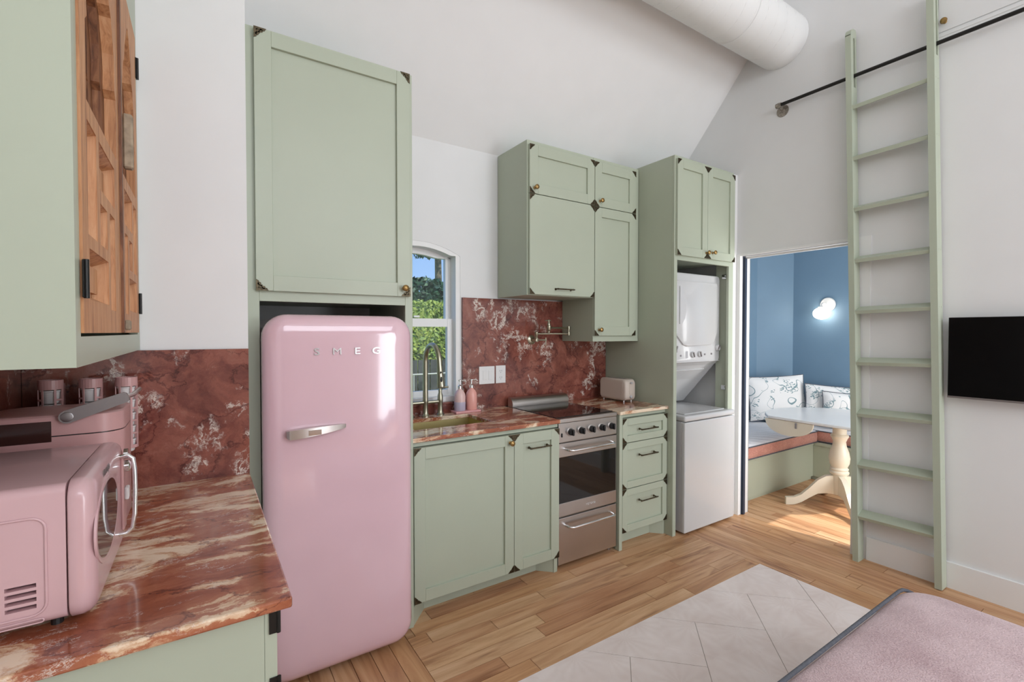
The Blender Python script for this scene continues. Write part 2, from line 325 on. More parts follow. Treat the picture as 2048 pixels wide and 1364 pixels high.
def tilemat():
    m, nt, p = new_mat('blush_leaf_tile'); p.inputs['Roughness'].default_value = 0.5
    g = nd(nt, 'ShaderNodeNewGeometry'); n = nd(nt, 'ShaderNodeTexNoise', i_Scale=6.0, i_Detail=5.0); L(nt, g.outputs['Position'], n.inputs['Vector'])
    v = nd(nt, 'ShaderNodeTexVoronoi', i_Scale=4.2); L(nt, g.outputs['Position'], v.inputs['Vector'])
    sb = nd(nt, 'ShaderNodeVectorMath', operation='SUBTRACT'); L(nt, g.outputs['Position'], sb.inputs[0]); L(nt, v.outputs['Position'], sb.inputs[1])
    sx = nd(nt, 'ShaderNodeSeparateXYZ'); L(nt, sb.outputs[0], sx.inputs[0])
    at = nd(nt, 'ShaderNodeMath', operation='ARCTAN2'); L(nt, sx.outputs[0], at.inputs[0]); L(nt, sx.outputs[1], at.inputs[1])
    k = nd(nt, 'ShaderNodeMath', operation='MULTIPLY', i_1=14.0); L(nt, at.outputs[0], k.inputs[0]); sn = nd(nt, 'ShaderNodeMath', operation='SINE'); L(nt, k.outputs[0], sn.inputs[0])
    k2 = nd(nt, 'ShaderNodeMath', operation='MULTIPLY', i_1=0.045); L(nt, sn.outputs[0], k2.inputs[0])
    ad = nd(nt, 'ShaderNodeMath', operation='ADD'); L(nt, n.outputs['Fac'], ad.inputs[0]); L(nt, k2.outputs[0], ad.inputs[1])
    r = ramp(nt, [(0.3, (0.74, 0.635, 0.595)), (0.7, (0.85, 0.765, 0.735))]); L(nt, ad.outputs[0], r.inputs[0]); L(nt, r.outputs[0], p.inputs['Base Color']); return m
TILE = tilemat()

def glassmat():
    m, nt, p = new_mat('window_glass'); out = nt.nodes['Material Output']
    tr = nd(nt, 'ShaderNodeBsdfTransparent'); tr.inputs[0].default_value = (0.97, 0.985, 0.98, 1)
    gl = nd(nt, 'ShaderNodeBsdfGlossy', i_Roughness=0.02); mx = nd(nt, 'ShaderNodeMixShader'); mx.inputs[0].default_value = 0.015
    L(nt, tr.outputs[0], mx.inputs[1]); L(nt, gl.outputs[0], mx.inputs[2]); L(nt, mx.outputs[0], out.inputs[0]); return m
GLASS = glassmat()
def emit(name, col, st):
    m, nt, p = new_mat(name); p.inputs['Base Color'].default_value = (*col, 1); p.inputs['Emission Color'].default_value = (*col, 1); p.inputs['Emission Strength'].default_value = st; return m
GLOBE = emit('lit_opal_glass', (1.0, 0.90, 0.76), 8.0)

# ------------------------------------------------------------------ constants of the place
XR = 3.565        # right wall face
YB = 2.86         # kitchen back wall face
YP = 2.038        # face of the wall beside the fridge cabinet
XL = -0.479       # left wall face
CT = 0.932        # worktop height

# ------------------------------------------------------------------ floor
fl = struct(MB().box(-0.7, 5.75, -3.4, 3.0, -0.08, -0.006).build('floor', SUBFL), 'oak plank floor with an inlaid rectangle of blush herringbone tiles', 'floor')
unit = MB().box(-0.5, 0.5, -0.5, 0.5, -0.012, 0.0)
def unit_mesh(m):
    me = bpy.data.meshes.new('plank'); me.from_pydata(unit.v, [], unit.f); me.materials.append(m); return me
PX, PY = unit_mesh(OAKX), unit_mesh(OAKY)
def plank(me, x0, x1, y0, y1):
    o = bpy.data.objects.new('plank', me); C.objects.link(o); o.parent = fl
    g = 0.0013; o.location = ((x0+x1)/2, (y0+y1)/2, 0); o.scale = (x1-x0-2*g, y1-y0-2*g, 1)
TX0, TX1, TY1, TY0 = 0.80, 2.925, 1.617, -1.2
y = TY1 + 0.0
while y < 2.55:
    wd = 0.0855; x = TX0 - random.uniform(0, 0.8)
    while x < TX1:
        ln = random.uniform(0.55, 1.35); a, b = max(x, TX0), min(x+ln, TX1)
        if b - a > 0.02: plank(PX, a, b, y, y+wd)
        x += ln
    y += wd
def yplanks(xa, xb, ya, yb, wd):
    x = xa
    while x < xb - 0.01:
        x2 = min(x+wd, xb); yy = ya - random.uniform(0, 0.9)
        while yy < yb:
            ln = random.uniform(0.6, 1.5); a, b = max(yy, ya), min(yy+ln, yb)
            if b - a > 0.02: plank(PY, x, x2, a, b)
            yy += ln
        x = x2
yplanks(TX1, XR + 0.135, -0.6, 2.55, 0.0855)
yplanks(XR + 0.135, 5.06, 0.6, 2.35, 0.0855)
yplanks(0.10, TX0, 1.1, 2.55, 0.0875)
struct(MB().box(-0.6, 3.6, -3.3, -0.6, -0.02, -0.001).build('floor_rear', OAKY), 'oak floor continuing behind the pink daybed', 'floor')
# herringbone tiles clipped to the inlay
def clip(poly, f):
    out = []
    for i in range(len(poly)):
        a, b = poly[i-1], poly[i]; fa, fb = f(a), f(b)
        if (fa >= 0) != (fb >= 0):
            t = fa/(fa-fb); out.append((a[0]+(b[0]-a[0])*t, a[1]+(b[1]-a[1])*t))
        if fb >= 0: out.append(b)
    return out
W_ = 0.3295; r2 = sqrt(2)
def tile_poly(u0, u1, v0, v1):
    g = 0.0014; u0 += g; u1 -= g; v0 += g; v1 -= g
    P = [((u+v)/r2, (u-v)/r2) for u, v in ((u0,v0),(u1,v0),(u1,v1),(u0,v1))]
    for f in (lambda p: p[0]-TX0, lambda p: TX1-p[0], lambda p: p[1]-TY0, lambda p: TY1-p[1]):
        if len(P) >= 3: P = clip(P, f)
    return P
MB().box(TX0, TX1, TY0, TY1, -0.010, -0.0022).build('grout_bed', GROUT, fl)
for k in range(-8, 9):
    for j in range(-4, 5):
        for kind in 0, 1:
            u = 2.166 + W_*k + 2*W_*j; v = 0.750 + W_*k - 2*W_*j
            P = tile_poly(u, u+2*W_, v, v+W_) if kind == 0 else tile_poly(u+W_, u+2*W_, v-2*W_, v)
            if len(P) >= 3:
                A = abs(sum(P[i-1][0]*P[i][1]-P[i][0]*P[i-1][1] for i in range(len(P))))/2
                if A > 0.0005: MB().prism(P, 'z', -0.010, 0.0).build('tile', TILE, fl)

# ------------------------------------------------------------------ walls and ceiling
SL = 1.15; ZF = 4.15; YF = YB - (ZF-2.70)/SL
cm = MB().prism([(YB+0.16, 2.70-0.16*SL), (YB+0.16, 4.4), (-3.4, 4.4), (-3.4, ZF), (YF, ZF)], 'x', -0.7, XR+0.14)
struct(cm.build('ceiling', CEIL), 'white ceiling sloping down steeply to the kitchen wall', 'ceiling')
# back wall with arched window opening
WX0, WX1, WZ0, WZS, WZT = 0.873, 1.457, 1.0, 1.967, 2.042
WXC = (WX0+WX1)/2
def archz(x, zs, zt, xc, hw): return zs + (zt-zs)*(1-((x-xc)/hw)**2)
wb = MB()
wb.box(0.0, WX0, YB, YB+0.16, -0.02, 2.9); wb.box(WX1, XR+0.14, YB, YB+0.16, -0.02, 2.9); wb.box(WX0, WX1, YB, YB+0.16, -0.02, WZ0)
N = 14; hw = (WX1-WX0)/2
for i in range(N):
    xa = WX0+(WX1-WX0)*i/N; xb = WX0+(WX1-WX0)*(i+1)/N
    za, zb = archz(xa, WZS, WZT, WXC, hw), archz(xb, WZS, WZT, WXC, hw)
    wb.prism([(xa, za), (xb, zb), (xb, 2.9), (xa, 2.9)], 'y', YB, YB+0.16)
struct(wb.build('wall_back', WHITE), 'white kitchen wall pierced by the arched window', 'wall')
struct(MB().box(-0.7, 0.146, YP, 3.02, -0.02, 4.3).build('wall_pantry', WHITE), 'white wall between the carved cabinet and the fridge cabinet', 'wall')
struct(MB().box(-0.7, XL, -3.4, YP, -0.02, 4.3).build('wall_left', WHITE), 'white wall behind the carved cabinet', 'wall')
DY0, DY1, DZ = 1.365, 2.146, 2.062
wr = MB()
wr.box(XR, XR+0.135, -3.4, DY0, -0.02, 4.3); wr.box(XR, XR+0.135, DY1, 3.02, -0.02, 4.3); wr.box(XR, XR+0.135, DY0, DY1, DZ, 4.3)
struct(wr.build('wall_right', WHITE), 'white gable wall behind the ladder with a doorway to the blue nook', 'wall')
# rear wall behind the camera with its glazing
rw = MB()
rw.box(-0.7, 2.3, -3.36, -3.22, -0.02, 2.55); rw.box(3.4, XR+0.1, -3.36, -3.22, -0.02, 2.55); rw.box(2.3, 3.4, -3.36, -3.22, 2.25, 2.55)
rw.box(-0.7, -0.25, -3.36, -3.22, 2.55, 4.3); rw.box(3.15, XR+0.1, -3.36, -3.22, 2.55, 4.3); rw.box(-0.25, 3.15, -3.36, -3.22, 3.95, 4.3)
struct(rw.build('wall_rear', WHITE), 'white wall behind the daybed with a glazed door and gable glazing', 'wall')
for xx, z0, z1 in ((2.3, 0.1, 2.25), (2.83, 0.1, 2.25), (3.36, 0.1, 2.25), (0.85, 2.55, 3.95), (1.98, 2.55, 3.95)):
    struct(MB().box(xx, xx+0.04, -3.3, -3.24, z0, z1).build('trim_mullion', TRIM), 'white mullion of the rear glazing', 'trim')
# baseboard, door casing
struct(MB().box(XR-0.016, XR, -3.2, 1.272, 0, 0.148).build('baseboard_right', TRIM), 'white baseboard under the television', 'baseboard')
dc = MB().box(XR-0.008, XR, DY1, DY1+0.05, 0, DZ+0.012).box(XR-0.008, XR, DY0-0.093, DY0, 0, DZ+0.012).box(XR-0.008, XR, DY0+0.0, DY1, DZ-0.002, DZ+0.012)
t1 = struct(dc.build('trim_1', TRIM), 'white casing round the doorway to the nook', 'trim')
MB().box(XR+0.055, XR+0.08, DY0, DY1, DZ-0.022, DZ-0.008).build('sliding_track', TRIM, t1)
d1 = struct(MB().box(XR+0.03, XR+0.064, DY1-0.006, DY1+0.0, 0.0, DZ-0.003).box(XR+0.036, XR+0.058, DY1-0.02, DY1-0.006, 0.004, DZ-0.02).build('door_1', NAVY), 'navy edge of a pocket door in the nook doorway', 'door')

# ------------------------------------------------------------------ arched window
win = struct(MB().box(WX0+0.001, WX1-0.001, YB+0.151, YB+0.158, WZ0+0.001, WZ0+0.04).build('window_1', TRIM), 'white arched sash window above the sink', 'window')
def arch_ring(x0, x1, zs, zt, t, y0, y1, zb, n=16):
    """frame of an arched sash: legs, bottom rail and curved head"""
    m = MB(); xc = (x0+x1)/2; h = (x1-x0)/2
    m.box(x0, x0+t, y0, y1, zb, zs); m.box(x1-t, x1, y0, y1, zb, zs); m.box(x0+t, x1-t, y0, y1, zb, zb+t)
    for i in range(n):
        xa = x0+(x1-x0)*i/n; xb = x0+(x1-x0)*(i+1)/n
        oa, ob = archz(xa, zs, zt, xc, h), archz(xb, zs, zt, xc, h)
        ia = max(zs-0.0, archz(min(max(xa, x0+t), x1-t), zs-t, zt-t, xc, h)) if x0+t <= xa <= x1-t else zs
        ib = max(zs-0.0, archz(min(max(xb, x0+t), x1-t), zs-t, zt-t, xc, h)) if x0+t <= xb <= x1-t else zs
        ia = min(ia, oa-0.0005); ib = min(ib, ob-0.0005)
        m.prism([(xa, ia), (xb, ib), (xb, ob), (xa, oa)], 'y', y0, y1)
    return m
arch_ring(WX0+0.0004, WX1-0.0004, WZS-0.0004, WZT-0.0004, 0.032, YB+0.002, YB+0.15, WZ0+0.0004).build('window_frame', TRIM, win)
us = arch_ring(WX0+0.028, WX1-0.028, WZS-0.012, WZT-0.028, 0.040, YB+0.085, YB+0.12, 1.498).build('upper_sash', TRIM, win)
ls = MB(); a, b = WX0+0.03, WX1-0.03
ls.rbox(a, a+0.042, YB+0.05, YB+0.085, 1.02, 1.55, 0.004).rbox(b-0.042, b, YB+0.05, YB+0.085, 1.02, 1.55, 0.004).box(a+0.042, b-0.042, YB+0.051, YB+0.084, 1.495, 1.549).box(a+0.042, b-0.042, YB+0.051, YB+0.084, 1.021, 1.072)
ls = ls.build('lower_sash', TRIM, win)
gl = MB(); pts = [(WX0+0.06, 1.53), (WX1-0.06, 1.53)] + [(x, archz(x, WZS-0.03, WZT-0.045, WXC, hw-0.03)) for x in [WX1-0.06-(WX1-WX0-0.12)*i/10 for i in range(11)]]
gl.prism(pts, 'y', YB+0.10, YB+0.104).build('pane', GLASS, us)
MB().box(a+0.04, b-0.04, YB+0.066, YB+0.070, 1.065, 1.50).build('pane', GLASS, ls)
MB().rbox(WXC-0.02, WXC+0.02, YB+0.04, YB+0.05, 1.555, 1.567, 0.002).build('sash_lock', TRIM, ls)

# ------------------------------------------------------------------ blue dining nook shell
NA, NB_ = (5.23, 2.95), (5.58, 2.73)
struct(MB().box(XR+0.13, NA[0], NA[1], NA[1]+0.1, -0.02, 2.6).build('wall_nook_back', BLUE), 'blue nook wall behind the long bench', 'wall')
struct(MB().prism([NA, NB_, (5.75, 2.73), (5.75, 3.05), (5.23, 3.05)], 'z', -0.02, 2.6).build('wall_nook_corner', BLUE), 'blue angled corner of the nook behind the big pillow', 'wall')
struct(MB().box(NB_[0], 5.75, 0.4, NB_[1], -0.02, 2.6).build('wall_nook_right', BLUE), 'blue nook wall carrying the globe sconce', 'wall')
nf = MB().box(XR+0.13, 3.83, 0.36, 0.5, -0.02, 2.6).box(4.83, 5.75, 0.36, 0.5, -0.02, 2.6).box(3.83, 4.83, 0.36, 0.5, -0.02, 0.5).box(3.83, 4.83, 0.36, 0.5, 2.05, 2.6)
struct(nf.build('wall_nook_front', BLUE), 'blue nook wall with the nook window', 'wall')
struct(MB().box(XR+0.13, 5.75, 0.36, 3.05, 2.55, 2.65).build('ceiling_nook', CEIL), 'white ceiling of the nook', 'ceiling')
struct(MB().box(XR+0.1301, XR+0.134, 0.5, DY0, 0, 2.55).box(XR+0.1301, XR+0.134, DY1, 2.95, 0, 2.55).box(XR+0.1301, XR+0.134, DY0, DY1, DZ, 2.55).build('wall_nook_left', BLUE), 'blue nook side of the doorway wall', 'wall')

# ------------------------------------------------------------------ hardware makers
def corner_plate(parent, x, z, sx, sz, Y, Lg=0.036):
    """filigree corner ornament on a front facing -Y; legs run along sx, sz"""
    m = MB(); y0, y1 = Y-0.0022, Y+0.0008; t = Lg*0.24
    def P(a, b): return (x+sx*a, z+sz*b)
    def pr(pp): m.prism(pp if sx*sz > 0 else pp[::-1], 'y', y0, y1)
    pr([P(0,0), P(Lg,0), P(Lg*0.86,t), P(t,t)]); pr([P(0,0), P(t,t), P(t,Lg*0.86), P(0,Lg)])
    pr([P(t*.7,t*.7), P(t*2.3,t), P(t*1.9,t*1.9), P(t,t*2.3)])
    for a, b, r in ((0.60,0.27,0.15),(0.27,0.60,0.15),(0.44,0.44,0.10)):
        pr([P(Lg*(a+r*cos(2*pi*k/8)), Lg*(b+r*sin(2*pi*k/8))) for k in range(8)])
    return m.build('corner_plate', BRONZE, parent)
def knob(parent, x, z, Y, s=1.0):
    MB().lathe([(0.009,0),(0.009,-0.003),(0.005,-0.006),(0.005,-0.014),(0.010,-0.018),(0.0155,-0.025),(0.0150,-0.031),(0.009,-0.036),(0.0,-0.037)], (x, Y, z), 'y', 18).build('knob', BRASS, parent, 40)
def pull(parent, x0, x1, z, Y, r=0.0045):
    m = MB(); m.tube([(x0-0.012, Y-0.030, z), (x1+0.012, Y-0.030, z)], r, 10)
    for x in (x0, x1): m.lathe([(0.008,0),(0.007,-0.004),(0.0042,-0.008),(0.0042,-0.030),(0.0062,-0.030)], (x, Y, z), 'y', 12)
    m.build('handle', BRONZE, parent, 40)
def shaker(parent, x0, x1, z0, z1, Y, rail=0.062, rec=0.013, th=0.021, plates='abcd', Lg=0.040, flat=False, name='door', ch=0.0):
    """door front at y = Y facing -Y"""
    g = 0.0014; x0 += g; x1 -= g; z0 += g; z1 -= g
    m = MB()
    if flat: m.rbox(x0, x1, Y, Y+th, z0, z1, 0.0018, 1)
    else:
        m.rbox(x0, x0+rail, Y, Y+th, z0, z1, 0.0014, 1); m.rbox(x1-rail, x1, Y, Y+th, z0, z1, 0.0014, 1)
        m.rbox(x0+rail, x1-rail, Y, Y+th, z0, z0+rail, 0.0010, 1); m.rbox(x0+rail, x1-rail, Y, Y+th, z1-rail, z1, 0.0010, 1)
        m.box(x0+rail-0.004, x1-rail+0.004, Y+rec, Y+th-0.002, z0+rail-0.004, z1-rail+0.004)
    d = m.build(name, GREEN, parent)
    if 'a' in plates: corner_plate(d, x0, z1, 1, -1, Y, Lg)
    if 'b' in plates: corner_plate(d, x1, z1, -1, -1, Y, Lg)
    if 'c' in plates: corner_plate(d, x1, z0, -1, 1, Y, Lg)
    if 'd' in plates: corner_plate(d, x0, z0, 1, 1, Y, Lg)
    return d

# ------------------------------------------------------------------ tall fridge cabinet and fridge
YC = 2.20
t = thing('fridge_cabinet', 'tall sage green cabinet built around the pink refrigerator', 'cabinet', (0.5, 2.5, 0))
MB().rbox(0.152, 0.200, YC, YC+0.02, 0.0, 2.70, 0.0015, 1).box(0.152, 0.17, YC+0.02, 2.855, 0.0, 2.70).build('side_panel', GREEN, t)
MB().rbox(0.824, 0.862, YC, YC+0.02, 0.0, 2.70, 0.0015, 1).box(0.846, 0.862, YC+0.02, 2.855, 0.0, 2.70).build('side_panel', GREEN, t)
MB().rbox(0.200, 0.824, YC, YC+0.02, 1.588, 1.65, 0.001, 1).rbox(0.200, 0.824, YC, YC+0.02, 2.66, 2.70, 0.001, 1).box(0.17, 0.846, YC+0.02, 2.80, 2.66, 2.70).box(0.17, 0.846, YC+0.02, 2.80, 1.60, 1.64).box(0.17, 0.846, 2.80, 2.81, 1.60, 2.70).build('carcass', GREEN, t)
d = shaker(t, 0.1845, 0.8445, 1.6285, 2.6925, YC-0.021, 0.064, Lg=0.046)
knob(d, 0.810, 1.668, YC-0.021)

t = thing('refrigerator', 'retro pink rounded refrigerator with chrome lever handle', 'refrigerator', (0.5, 2.45, 0))
FX0, FX1, FZ0, FZ1 = 0.197, 0.812, 0.030, 1.532
def floop(y, ins, r): return [(p[0], y, p[1]) for p in rrect(FX0+ins, FX1-ins, FZ0+ins, FZ1-ins*0.9, max(r-ins, 0.02), 8)]
MB().loft([floop(2.76, 0.006, 0.09), floop(2.142, 0.006, 0.09)]).build('body', PINK, t, 35)
MB().loft([floop(2.142, 0.010, 0.09), floop(2.132, 0.010, 0.09)]).build('door_seal', BLACKP, t)
MB().loft([floop(2.134, 0.003, 0.092), floop(2.130, 0, 0.092), floop(2.108, 0.0, 0.092), floop(2.092, 0.004, 0.092), floop(2.077, 0.014, 0.092), floop(2.066, 0.030, 0.094), floop(2.060, 0.050, 0.10), floop(2.0565, 0.080, 0.13), floop(2.055, 0.12, 0.17)]).build('door', PINK, t, 60)
for k in range(4):
    xx = FX0+0.06 if k % 2 else FX1-0.06; yy = 2.2 if k < 2 else 2.7
    MB().cyl((xx, yy, 0), (xx, yy, 0.034), 0.02).build('foot', BLACKP, t)
dr = [o for o in t.children if o.name.startswith('door') and 'seal' not in o.name][0]
for ch, xx in zip('SMEG', (0.392, 0.472, 0.555, 0.636)):
    m = textmesh(ch, 0.040, 0.003, 0.0 if ch == 'M' else 0.0004); m.xf(Matrix.Translation((xx, 2.0535, 1.378)) @ FACE_NY @ Matrix.Diagonal((1.30, 1, 1, 1))); m.build('letter', LETTER, dr)
h = MB()
h.loft([[(x, y, z) for (y, z) in ((2.057, zc-hh*.9), (yf, zc-hh), (yf, zc+hh), (2.057, zc+hh*.9))] for x, yf, zc, hh in
        ((0.275, 2.030, 1.054, 0.013), (0.283, 2.018, 1.054, 0.018), (0.305, 2.014, 1.055, 0.0185), (0.345, 2.012, 1.058, 0.018), (0.42, 2.020, 1.062, 0.0145), (0.485, 2.032, 1.066, 0.010), (0.503, 2.040, 1.067, 0.007))])
hb = h.build('handle', STEEL, t, 30)
MB().box(0.352, 0.400, 2.0105, 2.018, 1.047, 1.068).build('push_button', CHROME, hb)

# ------------------------------------------------------------------ sink base cabinet
YD = 2.24
t = thing('sink_base_cabinet', 'sage green base cabinet under the gold sink with two doors', 'cabinet', (1.33, 2.5, 0))
MB().box(0.8645, 1.798, YD+0.0215, 2.70, 0.09, 0.135).box(0.8645, 0.885, YD+0.0215, 2.84, 0.09, CT-0.0225).box(1.78, 1.798, YD+0.0215, 2.84, 0.0, CT-0.0225).box(0.8645, 1.798, YD+0.0215, YD+0.04, CT-0.06, CT-0.0225).box(1.765, 1.798, YD+0.0215, YD+0.04, 0.0, CT-0.0225).build('carcass', GREEN, t)
MB().prism([(0.8645, 2.21), (0.8655, 2.21), (0.966, 2.322), (1.695, 2.322), (1.772, 2.246), (1.772, 2.40), (0.8645, 2.40)], 'z', 0.0, 0.092).build('toe_kick', GREEN, t)
MB().rbox(0.8635, 1.798, YD-0.0, YD+0.0215, 0.884, CT-0.0225, 0.001, 1).build('top_rail', GREEN, t)
MB().rbox(1.771, 1.798, YD, YD+0.022, 0.0, 0.094, 0.001, 1).build('leg', GREEN, t)
d = shaker(t, 0.873, 1.470, 0.096, 0.881, YD-0.020, 0.060, Lg=0.038)
knob(d, 1.442, 0.838, YD-0.020)
d = shaker(t, 1.470, 1.797, 0.096, 0.881, YD-0.020, 0.060, Lg=0.038)
pull(d, 1.572, 1.702, 0.793, YD-0.020)

# worktop over it with the sink cut-out
SX0, SX1, SY0, SY1 = 0.955, 1.432, 2.405, 2.700
YK = 2.212
m = MB().rbox(0.8645, SX0, YK, 2.84, CT-0.022, CT, 0.002, 1).rbox(SX1, 1.799, YK, 2.84, CT-0.022, CT, 0.002, 1).rbox(SX0, SX1, YK, SY0, CT-0.022, CT, 0.002, 1).rbox(SX0, SX1, SY1, 2.84, CT-0.022, CT, 0.002, 1)
tag(m.build('sink_worktop', MARC), 'red marble worktop around the gold sink', 'worktop')
t = thing('kitchen_sink', 'rectangular brushed gold undermount sink', 'sink', (1.19, 2.55, 0.70))
a, b, c, e = SX0-0.004, SX1+0.004, SY0-0.004, SY1+0.004; zb, zt_ = 0.715, CT-0.0225
MB().box(a-0.012, a, c-0.012, e+0.012, zb, zt_).box(b, b+0.012, c-0.012, e+0.012, zb, zt_).box(a, b, c-0.012, c, zb, zt_).box(a, b, e, e+0.012, zb, zt_).box(a-0.012, b+0.012, c-0.012, e+0.012, zb-0.008, zb).build('basin', GOLD, t)
MB().lathe([(0.045,0.0005),(0.045,0.003),(0.03,0.004),(0.028,0.001),(0.0,0.001)], (1.19, 2.58, zb), 'z', 24).build('drain', GOLD, t, 40)

# back upstand and sill under the window
tag(MB().rbox(0.8645, WX1+0.008, 2.838, 2.8595, CT, WZ0-0.014, 0.001, 1).build('marble_upstand', MARW), 'low red marble upstand under the window', 'upstand')
tag(MB().rbox(WX0-0.003, WX1+0.006, 2.826, YB+0.028, WZ0-0.014, WZ0, 0.002, 1).build('window_ledge', MARW), 'pale marble ledge at the foot of the arched window', 'ledge')
tag(MB().box(WX1+0.010, 2.785, 2.84, 2.8595, CT, 1.692).build('stone_backsplash', MARW), 'red marble slab backsplash behind the stove', 'backsplash')

# ------------------------------------------------------------------ faucet
t = thing('bridge_faucet', 'champagne bridge faucet with gooseneck spout and cross handles', 'faucet', (1.165, 2.765, CT))
fx, fy = 1.165, 2.765
def post(x): return MB().lathe([(0.026,0),(0.026,0.006),(0.019,0.014),(0.0165,0.03),(0.016,0.08),(0.018,0.09),(0.018,0.10)], (x, fy, CT), 'z', 20)
post(fx-0.10).build('post', NICKEL, t, 40); post(fx+0.10).build('post', NICKEL, t, 40); post(fx).build('post', NICKEL, t, 40)
MB().tube([(fx-0.10, fy, CT+0.088), (fx+0.10, fy, CT+0.088)], 0.011, 14).build('bridge', NICKEL, t, 40)
P = [(fx, fy, CT+0.09), (fx, fy, CT+0.20), (fx, fy, CT+0.345)]
for k in range(1, 13):
    a = pi*k/12*0.93; P.append((fx, fy-0.105+0.105*cos(a), CT+0.345+0.105*sin(a)))
P += [(fx, P[-1][1]-0.006, P[-1][2]-0.04)]
MB().tube(P, [0.017]+[0.0155]*(len(P)-1), 16).build('spout', NICKEL, t, 50)
e0 = P[-1]
sp = MB().tube([e0, (fx, e0[1]-0.010, e0[2]-0.07), (fx, e0[1]-0.018, e0[2]-0.118), (fx, e0[1]-0.020, e0[2]-0.125)], [0.0165, 0.019, 0.023, 0.021], 16).build('spray_head', NICKEL, t, 50)
MB().sphere((fx-0.006, e0[1]-0.030, e0[2]-0.035), 0.006, 0.004, 0.006, 10, 6).sphere((fx-0.006, e0[1]-0.036, e0[2]-0.075), 0.007, 0.004, 0.016, 10, 6).build('spray_button', BLACKP, sp, 60)
for s_ in (-1, 1):
    x = fx+0.10*s_; hn = MB().lathe([(0.018,0.10),(0.0165,0.125),(0.011,0.145),(0.013,0.158),(0.011,0.165),(0.007,0.17),(0.0065,0.185),(0.0,0.188)], (x, fy, CT), 'z', 18)
    hn.tube([(x-0.002*s_, fy, CT+0.176), (x+0.05*s_*1, fy-0.018, CT+0.178)], [0.0055, 0.0065], 10)
    hn.build('lever_handle', NICKEL, t, 40)

# ------------------------------------------------------------------ soap bottles on tray
TYc = 2.775
tag(MB().rbox(1.362, 1.545, TYc-0.043, TYc+0.043, CT, CT+0.014, 0.003, 2).build('soap_tray', TRAYP), 'small pink tray under the two soap bottles', 'tray')
def bottle(x, y, lab, mtop, mlow):
    z = CT+0.014
    b = thing('soap_bottle', lab, 'bottle', (x, y, z))
    MB().lathe([(0.0,0),(0.034,0.0),(0.037,0.004),(0.037,0.058)], (x, y, z), 'z', 24).build('lower_body', mlow, b, 40)
    MB().lathe([(0.0368,0.058),(0.037,0.090),(0.034,0.110),(0.024,0.128),(0.013,0.138),(0.012,0.146)], (x, y, z), 'z', 24).build('shoulder', mtop, b, 40)
    MB().lathe([(0.014,0.144),(0.014,0.160),(0.009,0.164),(0.0045,0.168),(0.0045,0.190),(0.009,0.192),(0.009,0.200),(0.004,0.204)], (x, y, z), 'z', 16).tube([(x, y, z+0.197), (x+0.028, y-0.018, z+0.196), (x+0.034, y-0.022, z+0.190)], 0.0042, 8).build('pump', CHROME, b, 40)
bottle(1.410, TYc, 'half-filled pale pink soap bottle with lilac soap and chrome pump', SOAPC, SOAPL)
bottle(1.497, TYc+0.002, 'solid coral pink soap bottle with chrome pump', SOAPP, SOAPP)

# ------------------------------------------------------------------ switch and outlet plates
t = thing('switch_plate', 'white double rocker switch plate on the marble backsplash', 'switch', (1.65, 2.838, 1.16))
MB().rbox(1.588, 1.712, 2.834, 2.8398, 1.100, 1.222, 0.002, 2).build('plate', WPLAST, t)
for x in (1.617, 1.662): MB().rbox(x, x+0.034, 2.8315, 2.836, 1.128, 1.194, 0.0015, 1).build('rocker', WPLAST, t)
t = thing('outlet_plate', 'white two-socket outlet plate beside the switch plate', 'outlet', (1.762, 2.838, 1.16))
MB().rbox(1.722, 1.803, 2.834, 2.8398, 1.100, 1.224, 0.002, 2).build('plate', WPLAST, t)
for z in (1.138, 1.184):
    s_ = MB().lathe([(0.0,-0.0062),(0.016,-0.0062),(0.0165,-0.004),(0.0165,0.0)], (1.762, 2.8395, z), 'y', 18).build('socket', WPLAST, t)
    MB().box(1.754, 1.756, 2.8325, 2.834, z-0.002, z+0.008).box(1.768, 1.770, 2.8325, 2.834, z-0.002, z+0.008).box(1.760, 1.764, 2.8325, 2.834, z-0.011, z-0.007).build('slot', BLACKP, s_)

# ------------------------------------------------------------------ range
RX0, RX1 = 1.803, 2.296
t = thing('kitchen_range', 'narrow stainless steel range with black cooktop and five black knobs', 'range', (2.05, 2.52, 0))
MB().box(RX0+0.004, RX1-0.004, 2.262, 2.81, 0.05, 0.905).build('body', STEEL, t)
MB().rbox(RX0, RX1, 2.236, 2.262, 0.785, 0.903, 0.003, 2).build('control_panel', STEEL, t)
MB().rbox(RX0, RX1, 2.232, 2.80, 0.904, 0.930, 0.004, 2).build('cooktop_frame', STEEL, t)
MB().rbox(RX0+0.006, RX1-0.006, 2.268, 2.742, 0.9305, 0.9345, 0.001, 1).build('cooktop_glass', COOKGL, t)
bg = []
for y, z in ((2.746, 0.931), (2.744, 0.955), (2.750, 0.972), (2.764, 0.988), (2.778, 0.996), (2.806, 0.997), (2.806, 0.931)): bg.append((y, z))
MB().prism(bg, 'x', RX0+0.002, RX1+0.012).build('back_guard', STEEL, t, 30)
for i in range(5):
    x = 1.893 + i*0.0868
    k = MB().lathe([(0.026,0),(0.026,-0.003),(0.0225,-0.006)], (x, 2.236, 0.845), 'y', 22).build('knob_bezel', STEEL, t, 40)
    MB().lathe([(0.0205,-0.005),(0.0195,-0.022),(0.018,-0.026),(0.0,-0.026)], (x, 2.236, 0.845), 'y', 20).rbox(x-0.0065, x+0.0065, 2.196, 2.214, 0.826, 0.864, 0.003, 1).build('knob', BLACKP, t, 40)
MB().rbox(1.823, 1.833, 2.231, 2.237, 0.818, 0.842, 0.002, 1).build('light_switch', BLACKP, t)
